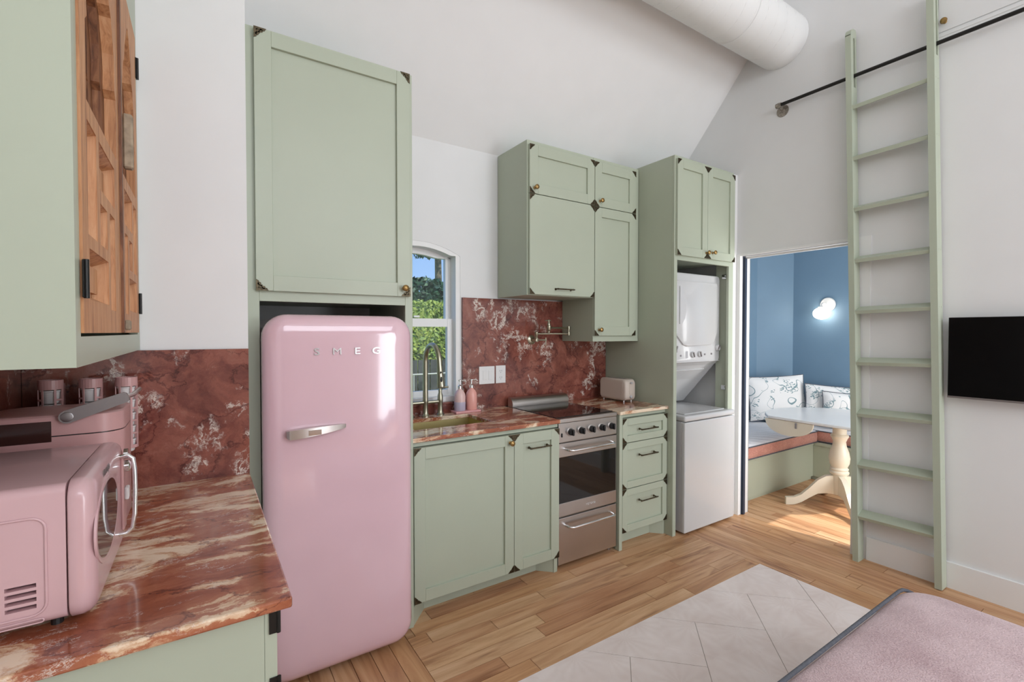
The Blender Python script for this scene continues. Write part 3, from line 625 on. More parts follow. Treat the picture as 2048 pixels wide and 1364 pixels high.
od = MB().rbox(RX0, RX1, 2.236, 2.262, 0.694, 0.779, 0.003, 2).rbox(RX0, RX1, 2.236, 2.262, 0.329, 0.411, 0.003, 2).box(RX0+0.001, RX0+0.006, 2.24, 2.2618, 0.40, 0.70).box(RX1-0.006, RX1-0.001, 2.24, 2.2618, 0.40, 0.70).build('oven_door', STEEL, t)
MB().box(RX0+0.0062, RX1-0.0062, 2.2385, 2.2615, 0.4112, 0.6938).build('oven_window', DARKGL, od)
def barh(z, x0, x1, out, par, r=0.008):
    y = 2.236; m = MB()
    m.tube([(x0, y, z), (x0+0.004, y-out*0.6, z), (x0+0.012, y-out*0.9, z-0.001), (x0+0.028, y-out, z-0.002), (x1-0.028, y-out, z-0.002), (x1-0.012, y-out*0.9, z-0.001), (x1-0.004, y-out*0.6, z), (x1, y, z)], r, 12)
    m.build('handle', CHROME, par, 50)
barh(0.740, 1.858, 2.246, 0.045, od)
dw = MB().rbox(RX0, RX1, 2.236, 2.262, 0.034, 0.320, 0.003, 2).build('storage_drawer', STEEL, t)
barh(0.268, 1.862, 2.250, 0.045, dw)
m = textmesh('verona', 0.030, 0.0012); m.xf(Matrix.Translation((2.064, 2.2350, 0.371)) @ FACE_NY); m.build('logo', CHROME, od)
for x in (RX0+0.02, RX1-0.02):
    MB().cyl((x, 2.29, 0), (x, 2.29, 0.052), 0.014).build('leg', GREYM, t)
    MB().cyl((x, 2.76, 0), (x, 2.76, 0.052), 0.014).build('leg', GREYM, t)
MB().box(RX0+0.01, RX1-0.01, 2.30, 2.31, 0.004, 0.05).build('plinth', BLACKP, t)

# ------------------------------------------------------------------ drawer cabinet, its worktop, toaster
t = thing('drawer_cabinet', 'sage green base cabinet with three drawers beside the range', 'cabinet', (2.56, 2.5, 0))
MB().box(2.316, 2.334, 2.262, 2.84, 0.0, CT-0.0225).box(2.334, 2.788, 2.262, 2.84, 0.10, CT-0.0225).build('carcass', GREEN, t)
MB().rbox(2.308, 2.336, YD-0.018, 2.262, 0.0, CT-0.0225, 0.001, 1).build('stile', GREEN, t)
MB().rbox(2.336, 2.788, YD, 2.262, 0.884, CT-0.0225, 0.001, 1).build('top_rail', GREEN, t)
MB().prism([(2.336, 2.315), (2.71, 2.315), (2.776, 2.245), (2.788, 2.245), (2.788, 2.40), (2.336, 2.40)], 'z', 0.0, 0.11).build('toe_kick', GREEN, t)
for z0, z1 in ((0.716, 0.880), (0.405, 0.714), (0.112, 0.403)):
    d = shaker(t, 2.335, 2.787, z0, z1, YD-0.020, 0.046, Lg=0.038, name='drawer')
    pull(d, 2.497, 2.645, z1-0.082 if z1-z0 < 0.2 else z1-0.092, YD-0.020)
tag(MB().rbox(2.306, 2.789, YK, 2.84, CT-0.022, CT, 0.002, 1).build('stove_side_worktop', MARC), 'red marble worktop carrying the cream toaster', 'worktop')
t = thing('toaster', 'cream long-slot toaster against the green side panel', 'toaster', (2.69, 2.615, CT))
tl = lambda ins: [(p[0], p[1]) for p in rrect(2.478+ins, 2.752-ins, CT+0.012+ins, CT+0.172-ins, 0.032)]
MB().loft([[(x, y, z) for y, z in tl(i)] for x, i in ((2.633, 0.012), (2.636, 0.005), (2.643, 0.0), (2.733, 0.0), (2.741, 0.005), (2.744, 0.012))]).build('body', TOAST, t, 40)
MB().loft([[(x, y, z) for y, z in ((2.512, CT+0.030), (2.740, CT+0.030), (2.740, CT+0.155), (2.512, CT+0.155))] for x in (2.6322, 2.634)]).build('side_panel', TOAST, t)
MB().box(2.676, 2.702, 2.53, 2.72, CT+0.171, CT+0.1725).build('slot', BLACKP, t)
MB().rbox(2.676, 2.700, 2.4745, 2.480, CT+0.060, CT+0.150, 0.002, 1).build('end_plate', TOAST, t)
MB().rbox(2.678, 2.698, 2.462, 2.478, CT+0.140, CT+0.152, 0.003, 1).build('lever', APPLG, t)
MB().lathe([(0.011,0),(0.011,-0.008),(0.008,-0.010),(0.0,-0.010)], (2.690, 2.4785, CT+0.042), 'y', 16).build('dial', APPLG, t, 40)
for x in (2.65, 2.728):
    for y in (2.51, 2.72): MB().cyl((x, y, CT), (x, y, CT+0.016), 0.005, 0.006, 10).build('foot', WPLAST, t)

# ------------------------------------------------------------------ pot filler
t = thing('pot_filler', 'champagne folding pot filler tap on the marble above the stove', 'tap', (2.03, 2.84, 1.40))
pz = 1.402; px_ = 2.03
MB().lathe([(0.034,0),(0.034,-0.004),(0.028,-0.008),(0.013,-0.012),(0.011,-0.05),(0.014,-0.052),(0.014,-0.078),(0.0,-0.080)], (px_, 2.8398, pz), 'y', 24).build('wall_flange', NICKEL, t, 40)
MB().lathe([(0.010,0),(0.010,0.028),(0.013,0.032),(0.013,0.058),(0.008,0.061)], (px_, 2.775, pz), 'z', 16).build('riser', NICKEL, t, 40)
MB().tube([(px_, 2.775, pz+0.045), (px_+0.27, 2.735, pz+0.045)], 0.0068, 12).lathe([(0.011,-0.012),(0.0125,0),(0.011,0.012)], (px_+0.27, 2.735, pz+0.045), 'z', 14).build('lower_arm', NICKEL, t, 40)
MB().cyl((px_+0.27, 2.735, pz+0.05), (px_+0.27, 2.735, pz+0.088), 0.006).lathe([(0.011,-0.012),(0.0125,0),(0.011,0.012)], (px_+0.27, 2.735, pz+0.088), 'z', 14).tube([(px_+0.27, 2.735, pz+0.088), (px_+0.055, 2.70, pz+0.088)], 0.0072, 12).build('upper_arm', NICKEL, t, 40)
MB().lathe([(0.009,-0.036),(0.0115,-0.034),(0.0095,-0.026),(0.0125,-0.02),(0.0165,-0.014),(0.0165,0.014),(0.0125,0.018),(0.0115,0.032),(0.0075,0.040),(0.0055,0.052)], (px_+0.055, 2.70, pz+0.088), 'z', 18).build('spout_valve', NICKEL, t, 40)
MB().tube([(px_+0.022, 2.70, pz+0.140), (px_+0.072, 2.70, pz+0.140)], 0.0042, 8).sphere((px_+0.055, 2.70, pz+0.142), 0.007, n=10, m=6).build('cross_handle', NICKEL, t, 50)
MB().tube([(px_, 2.77, pz), (px_+0.03, 2.74, pz), (px_+0.055, 2.725, pz)], 0.0062, 10).tube([(px_+0.05, 2.728, pz+0.018), (px_+0.05, 2.728, pz-0.04)], 0.0038, 8).build('stop_lever', NICKEL, t, 50)

# ------------------------------------------------------------------ upper cabinets
YU = 2.50
t = thing('hood_cabinet', 'sage green wall cabinet over the stove with a flip-up lower door', 'cabinet', (2.03, 2.7, 1.70))
MB().box(1.752, 2.3225, YU, 2.855, 1.70, 2.692).build('carcass', GREEN, t)
d = shaker(t, 1.760, 2.322, 2.351, 2.665, YU-0.020, 0.066); knob(d, 1.800, 2.388, YU-0.020)
d = shaker(t, 1.760, 2.322, 1.703, 2.349, YU-0.020, flat=True); pull(d, 1.972, 2.102, 1.745, YU-0.020)
t = thing('spice_cabinet', 'narrow sage green wall cabinet hanging lower beside the stove hood cabinet', 'cabinet', (2.55, 2.7, 1.39))
MB().box(2.3245, 2.786, YU, 2.839, 1.392, 2.692).build('carcass', GREEN, t)
d = shaker(t, 2.324, 2.740, 2.347, 2.662, YU-0.020, 0.066); knob(d, 2.372, 2.388, YU-0.020)
d = shaker(t, 2.324, 2.740, 1.432, 2.345, YU-0.020, 0.066); knob(d, 2.366, 1.476, YU-0.020)

# ------------------------------------------------------------------ laundry cabinet and stacked washer dryer
YL = 2.172
t = thing('laundry_cabinet', 'tall sage green cabinet built around the white washer and dryer', 'cabinet', (3.15, 2.5, 0))
MB().box(2.790, 2.806, YL+0.02, 2.855, 0, 2.705).rbox(2.790, 2.824, YL, YL+0.02, 0, 2.705, 0.001, 1).build('side_panel', GREEN, t)
MB().box(3.478, 3.494, YL+0.02, 2.30, 0, 2.705).rbox(3.448, 3.506, YL, YL+0.02, 0, 2.705, 0.001, 1).build('side_panel', GREEN, t)
MB().rbox(2.824, 3.448, YL, YL+0.02, 1.972, 2.03, 0.001, 1).rbox(2.824, 3.448, YL, YL+0.02, 2.66, 2.705, 0.001, 1).box(2.806, 3.478, YL+0.02, 2.84, 2.0, 2.02).box(2.806, 3.478, YL+0.02, 2.84, 2.685, 2.705).box(2.806, 3.478, 2.84, 2.85, 2.0, 2.705).build('carcass', GREEN, t)
d = shaker(t, 2.799, 3.146, 2.003, 2.680, YL-0.020, 0.060); knob(d, 3.128, 2.045, YL-0.020)
d = shaker(t, 3.146, 3.494, 2.003, 2.680, YL-0.020, 0.060); knob(d, 3.204, 2.052, YL-0.020)
MB().box(3.494, XR-0.001, YL+0.004, YL+0.02, 0, 2.70).build('filler_strip', TRIM, t)
for z in (1.897, 1.019):
    MB().rbox(3.462, 3.4775, YL+0.03, YL+0.07, z-0.018, z+0.018, 0.003, 1).cyl((3.455, YL+0.03, z+0.006), (3.478, YL+0.06, z+0.006), 0.005, n=8).build('hinge', CHROME, t)

t = thing('washer_dryer', 'white stacked washer and dryer unit in the green cabinet', 'washer dryer', (3.18, 2.45, 0))
WXa, WXb, WY = 2.868, 3.476, 2.130
MB().rbox(WXa+0.002, WXb-0.002, WY+0.03, 2.80, 0.016, 0.815, 0.006, 2).build('washer_body', APPL, t)
MB().rbox(WXa, WXb, WY, WY+0.034, 0.016, 0.812, 0.008, 3).build('washer_front', APPL, t)
wt = MB().rbox(WXa-0.002, WXb+0.002, WY-0.004, 2.80, 0.817, 0.858, 0.014, 3).build('washer_top', APPL, t)
MB().rbox(WXa+0.06, WXb-0.06, WY+0.05, 2.50, 0.857, 0.864, 0.003, 1).build('washer_lid', APPL, wt)
for x in (WXa+0.05, WXb-0.05):
    for yy in (WY+0.05, 2.74): MB().cyl((x, yy, 0), (x, yy, 0.02), 0.018).build('foot', BLACKP, t)
DYf = 2.26
MB().loft([[(x, y, z) for y, z in ((DYf+0.02, 1.225), (DYf+0.05, 1.20), (2.60, 0.872), (2.80, 0.858), (2.80, 1.24))] for x in (WXa+0.004, WXb-0.004)]).build('slanted_support', APPL, t)
MB().loft([[(x, y, z) for y, z in ((DYf+0.075, 1.168), (DYf+0.071, 1.163), (DYf+0.285, 0.955), (DYf+0.289, 0.960))] for x in (WXa+0.05, WXb-0.10)]).build('support_panel', APPL, t)
def dloop(y, i): return [(p[0], y, p[1]) for p in rrect(WXa+i, WXb-i, 1.225+i, 1.905-i, 0.03)]
MB().loft([dloop(2.80, 0.0), dloop(DYf+0.02, 0.0), dloop(DYf+0.006, 0.004), dloop(DYf, 0.014)]).build('dryer_body', APPL, t, 40)
dp = [(2.918, 1.83), (2.925, 1.842), (3.405, 1.842), (3.428, 1.82), (3.433, 1.60), (3.420, 1.46), (3.372, 1.375), (3.330, 1.360), (3.050, 1.352), (3.000, 1.365), (2.925, 1.435), (2.918, 1.47)]
ddo = MB().loft([[(x, DYf-0.001, z) for x, z in dp], [(x, DYf-0.012, z) for x, z in dp], [(3.175+(x-3.175)*0.975, DYf-0.016, 1.6+(z-1.6)*0.975) for x, z in dp]]).build('dryer_door', APPL, t, 30)
gp = MB(); cxm = 3.175
gp.loft([[(cxm+(x-cxm)*s_, y, 1.6+(z-1.6)*s_) for x, z in dp] for s_, y in ((1.012, DYf-0.0005), (1.012, DYf-0.0022))]).build('door_rim', APPL, ddo)
hp = [(2.945, 1.52), (2.975, 1.525), (3.005, 1.56), (3.020, 1.62), (3.018, 1.70), (2.995, 1.765), (2.965, 1.795), (2.945, 1.80)]
MB().loft([[(x, y, z) for x, z in hp] for y in (DYf-0.014, DYf-0.022)]).build('pull_recess', APPL, ddo, 30)
MB().box(2.944, 2.972, DYf-0.0232, DYf-0.0225, 1.535, 1.785).build('pull_slot', APPL, ddo)
MB().box(WXa+0.01, WXb-0.01, DYf-0.003, DYf+0.004, 1.232, 1.236).build('panel_seam', APPL, t)
for x, z, r, am in ((2.92, 1.335, 0.027, 1.3), (3.435, 1.335, 0.027, 1.0), (3.120, 1.288, 0.023, 1.9), (3.205, 1.290, 0.023, 1.9)):
    k = MB().lathe([(r,0),(r,-0.010),(r*0.85,-0.016),(0.0,-0.016)], (x, DYf, z), 'y', 20).build('control_knob', APPL, t, 40)
    dx, dz = cos(am)*r*.8, sin(am)*r*.8
    MB().tube([(x-dx, DYf-0.018, z-dz), (x+dx, DYf-0.018, z+dz)], 0.0065, 8).build('pointer', GREYM, k)
for x, z in ((2.985, 1.283), (3.275, 1.287), (3.36, 1.289)):
    MB().cyl((x, DYf+0.001, z), (x, DYf-0.006, z), 0.007).build('push_button', GREYM, t)
MB().box(3.04, 3.07, DYf-0.0008, DYf, 1.262, 1.315).build('scale_print', APPLG, t)

# ------------------------------------------------------------------ left counter run
t = thing('corner_base_cabinet', 'sage green base cabinet under the marble counter by the microwave', 'cabinet', (-0.18, 1.55, 0))
MB().box(XL+0.002, 0.098, 1.050, YP-0.003, 0.0, CT-0.0225).build('carcass', GREEN, t)
for ya, yb in ((1.053, 1.542), (1.546, 2.03)):
    d = MB().rbox(0.0985, 0.120, ya, yb, 0.10, 0.895, 0.0015, 1).build('door', GREEN, t)
MB().rbox(0.0985, 0.121, 1.0505, 1.053, 0.10, 0.905, 0.0005, 1).build('door_edge', GREEN, t)
for z in (0.882, 0.738):
    MB().box(0.1065, 0.1225, 1.0470, 1.0500, z-0.027, z+0.027).cyl((0.1235, 1.0475, z-0.027), (0.1235, 1.0475, z+0.027), 0.004, n=10).build('hinge', BLACK, t)
tag(MB().rbox(XL+0.001, 0.146, 1.022, YP-0.0015, CT-0.022, CT, 0.004, 2).build('corner_worktop', MARC), 'streaked red and cream marble counter under the microwave', 'worktop')
tag(MB().box(XL+0.02, 0.145, 2.017, YP-0.001, CT, 1.398).build('corner_backsplash', MARW), 'red marble backsplash panel beside the fridge cabinet', 'backsplash')
tag(MB().box(XL+0.001, XL+0.019, 1.06, 2.037, CT, 1.398).build('side_backsplash', MARW), 'marble backsplash on the left wall behind the coffee machine', 'backsplash')

# ------------------------------------------------------------------ upper cabinet with carved doors
XF = -0.176
t = thing('carved_door_cabinet', 'sage green wall cabinet with a pair of antique carved wooden doors', 'cabinet', (-0.33, 1.55, 1.40))
MB().box(XL+0.002, XF-0.022, 1.062, 1.080, 1.40, 3.3).box(XL+0.002, XF-0.022, 2.018, YP-0.002, 1.40, 3.3).box(XL+0.002, XF-0.022, 1.080, 2.018, 1.40, 1.420).box(XL+0.002, XF-0.022, 1.080, 2.018, 3.28, 3.3).box(XL+0.002, XL+0.012, 1.080, 2.018, 1.42, 3.28).build('carcass', GREEN, t)
MB().box(XF-0.022, XF, 1.062, 1.100, 1.40, 3.3).box(XF-0.022, XF, 1.976, YP-0.002, 1.40, 3.3).box(XF-0.022, XF, 1.100, 1.976, 1.40, 1.452).box(XF-0.022, XF, 1.100, 1.976, 2.425, 3.3).build('face_frame', GREEN, t)
PROF = [(1.885,1.0),(2.03,1.0),(2.045,.90),(2.09,.93),(2.13,.88),(2.17,.77),(2.20,.70),(2.215,.56),(2.26,.46),(2.30,.28),(2.34,.06)]
HOLES = [(.114,.31,1.64,1.85),(.376,.805,1.755,1.85),(.387,.567,1.64,1.725),(.645,.80,1.51,1.73),(.129,.586,1.52,1.615)]
def carved_door(y0, y1, mirror, name):
    w_ = y1-y0; x1 = XF+0.004; x0 = XF-0.018
    H = [((y1-b*w_, y1-a*w_, z0, z1) if mirror else (y0+a*w_, y0+b*w_, z0, z1)) for a, b, z0, z1 in HOLES]
    m = MB(); ys = sorted({y0, y1, *[h[0] for h in H], *[h[1] for h in H]}); zs = sorted({1.458, 1.885, *[h[2] for h in H], *[h[3] for h in H]})
    for i in range(len(ys)-1):
        for j in range(len(zs)-1):
            cy, cz = (ys[i]+ys[i+1])/2, (zs[j]+zs[j+1])/2
            if any(h[0] < cy < h[1] and h[2] < cz < h[3] for h in H): continue
            m.box(x0, x1, ys[i], ys[i+1], zs[j], zs[j+1])
    c = (y0+y1)/2; hw_ = w_/2-0.052
    for (za, ha), (zb, hb_) in zip(PROF, PROF[1:]):
        for s_ in (-1, 1):
            e_ = y0 if s_ < 0 else y1
            m.prism([(e_, za), (c+s_*hw_*ha, za), (c+s_*hw_*hb_, zb), (e_, zb)], 'x', x0, x1)
    m.box(x0, x1, y0, y1, 2.34, 2.415)
    m.box(XF-0.030, XF-0.024, y0, y1, 1.458, 1.885)
    dd = m.build('carved_door', WOODD, t)
    for h in H:
        i = 0.014; q = MB(); A = [(h[0],h[2]),(h[1],h[2]),(h[1],h[3]),(h[0],h[3])]; B = [(h[0]+i,h[2]+i),(h[1]-i,h[2]+i),(h[1]-i,h[3]-i),(h[0]+i,h[3]-i)]
        q.loft([[(x1-0.002, a, b) for a, b in A], [(XF-0.0235, a, b) for a, b in B]], False, False)
        q.build('carved_bevel', WOODD, dd)
        u = MB().box(XF-0.0242, XF-0.013, h[0]+i*1.5, h[1]-i*1.5, h[2]+i*1.5, h[3]-i*1.5).build('carved_panel', WOODD, dd)
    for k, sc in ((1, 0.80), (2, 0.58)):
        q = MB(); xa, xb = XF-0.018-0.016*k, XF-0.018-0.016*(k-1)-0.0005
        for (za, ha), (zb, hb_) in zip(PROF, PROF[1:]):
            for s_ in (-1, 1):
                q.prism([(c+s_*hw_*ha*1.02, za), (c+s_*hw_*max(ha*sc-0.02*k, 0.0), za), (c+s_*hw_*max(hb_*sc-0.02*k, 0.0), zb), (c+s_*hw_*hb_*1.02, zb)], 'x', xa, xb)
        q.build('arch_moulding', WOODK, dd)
    return dd
dA = carved_door(1.102, 1.573, False, 'a'); dB = carved_door(1.580, 1.974, True, 'b')
MB().box(XF+0.0042, XF+0.010, 1.562, 1.5795, 1.458, 2.415).build('meeting_strip', WOODK, dA)
MB().rbox(XF+0.0045, XF+0.026, 1.632, 1.660, 1.90, 2.045, 0.004, 1).build('latch_bar', LATCHW, dB)
MB().rbox(XF+0.0045, XF+0.018, 1.605, 1.635, 1.465, 1.492, 0.004, 1).build('bolt', LATCHW, dB)
for y, z in ((1.101, 1.553), (1.975, 1.553), (1.975, 2.318)):
    MB().rbox(XF+0.0042, XF+0.0065, y-0.010, y+0.010, z-0.033, z+0.033, 0.001, 1).cyl((XF+0.0085, y, z-0.034), (XF+0.0085, y, z+0.034), 0.0042, n=10).build('hinge', BLACK, t)

# ------------------------------------------------------------------ microwave
t = thing('microwave', 'glossy pink retro microwave with oval window and chrome loop handle', 'microwave', (-0.31, 1.33, CT))
MA, MZ0, MZ1, MB1 = 1.131, 0.946, 1.192, 1.52
bl = lambda x, i: [(x, p[0], p[1]) for p in rrect(MA+i, MB1-i, MZ0+i, MZ1-i, 0.016, 5)]
mbody = MB().loft([bl(-0.455, 0.01), bl(-0.45, 0.002), bl(-0.206, 0.002)]).build('body', PINKP, t, 40)
cut = MB()
for i in range(4): z = 1.022-0.0122*i; cut.box(-0.284, -0.245, MA-0.01, MA+0.030, z-0.0045, z+0.0025)
cut = cut.build('cutter', PINKP, t); bo = mbody.modifiers.new('vents', 'BOOLEAN'); bo.operation = 'DIFFERENCE'; bo.solver = 'EXACT'; bo.object = cut
bpy.context.view_layer.update(); new_me = bpy.data.meshes.new_from_object(mbody.evaluated_get(bpy.context.evaluated_depsgraph_get()))
mbody.modifiers.clear(); mbody.data = new_me; bpy.data.objects.remove(cut)
dl = lambda x, i: [(x, p[0], p[1]) for p in rrect(MA-0.001+i, MB1+0.001-i, MZ0-0.006+i, MZ1+0.001-i, 0.034, 6)]
MB().loft([dl(-0.2035, 0.0015), dl(-0.2015, 0.0), dl(-0.186, 0.0), dl(-0.177, 0.003), dl(-0.170, 0.009), dl(-0.1665, 0.018), dl(-0.1655, 0.026)]).build('door', PINKP, t, 60)
mdoor = t.children[-1] if False else [o for o in t.children if o.name.startswith('door')][0]
def ell(x, a, b, n=32): return [(x, 1.262+a*cos(2*pi*k/n), 1.083+b*sin(2*pi*k/n)) for k in range(n)]
MB().loft([ell(-0.168, .134, .082), ell(-0.1640, .134, .082), ell(-0.1632, .128, .076), ell(-0.1650, .122, .070)]).build('window_ring', PINKP, mdoor, 50)
MB().loft([ell(-0.1652, .124, .072), ell(-0.1640, .124, .072)]).build('window_glass', DARKGL, mdoor)
hp = [(-0.166, 1.435, 1.166), (-0.150, 1.435, 1.168), (-0.140, 1.432, 1.160), (-0.137, 1.428, 1.135), (-0.136, 1.424, 1.085), (-0.137, 1.420, 1.03), (-0.141, 1.416, 1.000), (-0.152, 1.413, 0.990), (-0.166, 1.412, 0.990)]
MB().tube(hp, 0.0048, 10).build('handle', CHROME, mdoor, 60)
MB().rbox(-0.166, -0.160, 1.452, 1.492, 0.985, 1.160, 0.002, 1).build('control_strip', PINKM, mdoor)
MB().lathe([(0.014,0),(0.014,0.010),(0.009,0.014),(0.0,0.014)], (-0.161, 1.472, 1.135), 'x', 16).lathe([(0.012,0),(0.012,0.008),(0.0,0.010)], (-0.161, 1.472, 1.165), 'x', 16).build('dial', CHROME, mdoor, 40)
MB().rbox(-0.160, -0.152, 1.460, 1.484, 1.055, 1.085, 0.002, 1).build('open_button', WHITEC, mdoor)
m = textmesh('Nostalgia', 0.020, 0.0006); m.xf(Matrix.Translation((-0.1662, 1.262, 1.178)) @ FACE_PX); m.build('lettering', GREYM, mdoor)
def panel_ring(z0, z1, xa, xb, dep, tt):
    m = MB(); P = [(p[0], MA-dep, p[1]) for p in rrect(xa, xb, z0, z1, 0.02, 5)]
    return m.tube(P, tt, 8, closed=True)
panel_ring(0.968, 1.138, -0.42, -0.232, -0.0012, 0.0022).build('pressed_rib', PINKP, t, 60)
panel_ring(0.9545, 0.961, -0.42, -0.236, -0.0008, 0.0014).build('pressed_rib', PINKP, t, 60)
for i in range(4):
    z = 1.022-0.0122*i
    MB().loft([[(x, MA+0.003, z+0.0022), (x, MA+0.016, z-0.0022), (x, MA+0.0165, z-0.0014), (x, MA+0.0035, z+0.0026)] for x in (-0.2842, -0.2448)]).build('vent_louver', PINKP, t)
for x in (-0.43, -0.225):
    for y in (1.165, 1.50): MB().cyl((x, y, CT), (x, y, 0.950), 0.009, n=12).build('foot', BLACKP, t)

# ------------------------------------------------------------------ coffee machine
t = thing('coffee_machine', 'pink coffee machine with a grey lever handle behind the microwave', 'coffee machine', (-0.31, 1.73, CT))
def cl(z, i): return [(p[0], p[1], z) for p in rrect(-0.455+i, -0.180-i, 1.622+i, 1.85-i, 0.055, 6)]
MB().loft([cl(CT+0.002, 0.004), cl(CT+0.010, 0.0), cl(1.196, 0.0)]).build('body', PINKM, t, 40)
MB().loft([cl(1.196, 0.003), cl(1.199, 0.003)]).build('painted_lid_gap', BLACKP, t)  # black strip standing in for the shade in the gap under the lid
ld = MB().loft([cl(1.199, 0.0), cl(1.246, 0.0), cl(1.250, 0.004)]).build('lid', PINKM, t, 40)
MB().rbox(-0.4545, -0.318, 1.6212, 1.64, 1.184, 1.236, 0.0008, 1).build('tank_window', TANK, t)
h = MB(); A = Vector((-0.286, 1.612, 1.246)); B_ = Vector((-0.170, 1.612, 1.288)); dd = (B_-A).normalized(); nn = Vector((-dd.z, 0, dd.x)); out = []
for k in range(9): a = pi/2+pi*k/8; out.append(A+dd*0.0165*cos(a)+nn*0.0165*sin(a))
for k in range(5): a = -pi/2+pi*k/4; out.append(B_+dd*0.006*cos(a)+nn*0.0135*sin(a))
h.loft([[(p.x, y, p.z) for p in out] for y in (1.606, 1.618)])
lv = h.build('lever', GREYM, t, 30)
MB().lathe([(0.0125,0),(0.0125,-0.0015),(0.011,-0.0022),(0.0,-0.0022)], (A.x, 1.606, A.z), 'y', 24).build('pivot_cap', GREYM, lv, 40)
MB().tube([(B_.x, 1.612, B_.z), (B_.x+0.012, 1.64, B_.z+0.002), (B_.x+0.012, 1.80, B_.z+0.002)], 0.006, 8).build('lever_bar', STEEL, lv, 40)

# ------------------------------------------------------------------ capsule dispensers on the wall behind
for gi, (gx, lab) in enumerate(((-0.381, 'pink capsule dispenser tube on the marble, farthest from the fridge'), (-0.290, 'pink capsule dispenser tube between the two others on the marble'), (-0.204, 'pink capsule dispenser tube on the marble, nearest the fridge'))):
    gy, gr = 1.945, 0.0285
    t = thing('capsule_dispenser', lab, 'dispenser', (gx, gy, 1.09), 'capsule dispensers on the marble')
    def shell(z0, z1, a0, a1, n=14, th=0.0022):
        m = MB(); o = [(gx+gr*cos(a0+(a1-a0)*k/n), gy+gr*sin(a0+(a1-a0)*k/n)) for k in range(n+1)]; i = [(gx+(gr-th)*cos(a0+(a1-a0)*k/n), gy+(gr-th)*sin(a0+(a1-a0)*k/n)) for k in range(n+1)]
        for k in range(n): m.prism([o[k], o[k+1], i[k+1], i[k]], 'z', z0, z1)
        return m
    shell(1.288, 1.316, 0, 2*pi, 24).build('top_ring', PINKM, t, 40)
    for q0, q1 in ((-.12, .04), (.96, 1.12), (1.30, 1.36), (1.64, 1.70)): shell(1.10, 1.290, pi*q0, pi*q1, 4).build('side_rail', PINKM, t)
    for z in (1.135, 1.175, 1.215, 1.255):
        shell(z, z+0.005, -pi*0.30, pi*0.04, 8).build('cross_rung', PINKM, t); shell(z, z+0.005, pi*0.96, pi*1.30, 8).build('cross_rung', PINKM, t)
    m = shell(1.09, 1.10, 0, 2*pi, 24); m.box(gx-0.02, gx+0.02, gy+gr-0.003, 2.0165, 1.10, 1.30); m.build('back_plate', PINKM, t)
    for k in range(5):
        z = 1.078+0.042*k
        cz = tag(MB().lathe([(0.0,0),(0.0165,0.0),(0.019,0.003),(0.0222,0.034),(0.0245,0.036),(0.0245,0.039),(0.0,0.0395)], (gx, gy, z), 'z', 20).build('coffee_capsule', WHITEC, None, 40), ('lowest', 'second lowest', 'middle', 'second highest', 'topmost')[k] + ' white coffee capsule in the pink tube ' + ('farthest from the fridge', 'between the two others', 'nearest the fridge')[gi], 'capsule', 'coffee capsules in the dispenser tubes')

# ------------------------------------------------------------------ ladder, rail, television, duct, loft hatch
t = thing('library_ladder', 'sage green wooden ladder leaning on the black rail', 'ladder', (3.50, 1.10, 0))
t.rotation_euler = (-0.0243, 0, 0)
LXa, LXb = 3.466, 3.546
def stile(y0, y1, ztop):
    m = MB(); sl = 0.024; xc = 3.512; zs0, zs1 = 3.03, 3.335
    m.box(LXa, LXb, y0, y1, 0.0, zs0)
    m.box(LXa, xc-sl/2, y0, y1, zs0, zs1); m.box(xc+sl/2, LXb, y0, y1, zs0, zs1)
    for k in range(6):   # rounded ends of the slot
        a0, a1 = pi*k/6, pi*(k+1)/6
        for zc, sg in ((zs1, 1), (zs0, -1)):
            xa, xb = xc+sl/2*cos(a0), xc+sl/2*cos(a1); za, zb = sl/2*sin(a0), sl/2*sin(a1)
            m.prism([(xa, zc+sg*za), (xb, zc+sg*zb), (xb, zc+sg*sl), (xa, zc+sg*sl)] if sg > 0 else [(xa, zc-za), (xb, zc-zb), (xb, zc), (xa, zc)], 'y', y0, y1) if sg > 0 else None
    m.box(LXa, xc-sl/2, y0, y1, zs1, zs1+sl); m.box(xc+sl/2, LXb, y0, y1, zs1, zs1+sl)
    P = [(LXa, zs1+sl), (LXb, zs1+sl), (LXb, ztop-0.01), (LXb-0.01, ztop)]
    for k in range(7): a = pi/2+pi/2*k/6; P.append((LXa+0.05+0.05*cos(a), ztop-0.05+0.05*sin(a)))
    m.prism(P, 'y', y0, y1)
    return m
stile(1.284, 1.316, 3.405).build('stile', GREEN, t); stile(0.878, 0.911, 3.405).build('stile', GREEN, t)
for i in range(9):
    z = 0.277+0.3255*i
    x_ = LXa+0.010; ca, sa = cos(radians(21)), sin(radians(21))
    MB().prism([(x_, z), (x_+0.078*ca, z+0.078*sa), (x_+0.078*ca-0.022*sa, z+0.078*sa+0.022*ca), (x_-0.022*sa, z+0.022*ca)], 'y', 0.911, 1.284).build('rung', GREEN, t)
for i in range(9):
    z = 0.297+0.3255*i
    MB().cyl((3.49, 0.8785, z), (3.49, 0.8772, z), 0.004, n=8).cyl((3.525, 0.8785, z), (3.525, 0.8772, z), 0.004, n=8).build('screw', GREEN, t)
t = thing('ladder_rail', 'long black pipe rail high on the gable wall', 'rail', (3.51, 0.6, 3.10))
MB().tube([(3.512, 1.835, 3.10), (3.512, -1.6, 3.10)], 0.0115, 14).build('pipe', BLACK, t, 40)
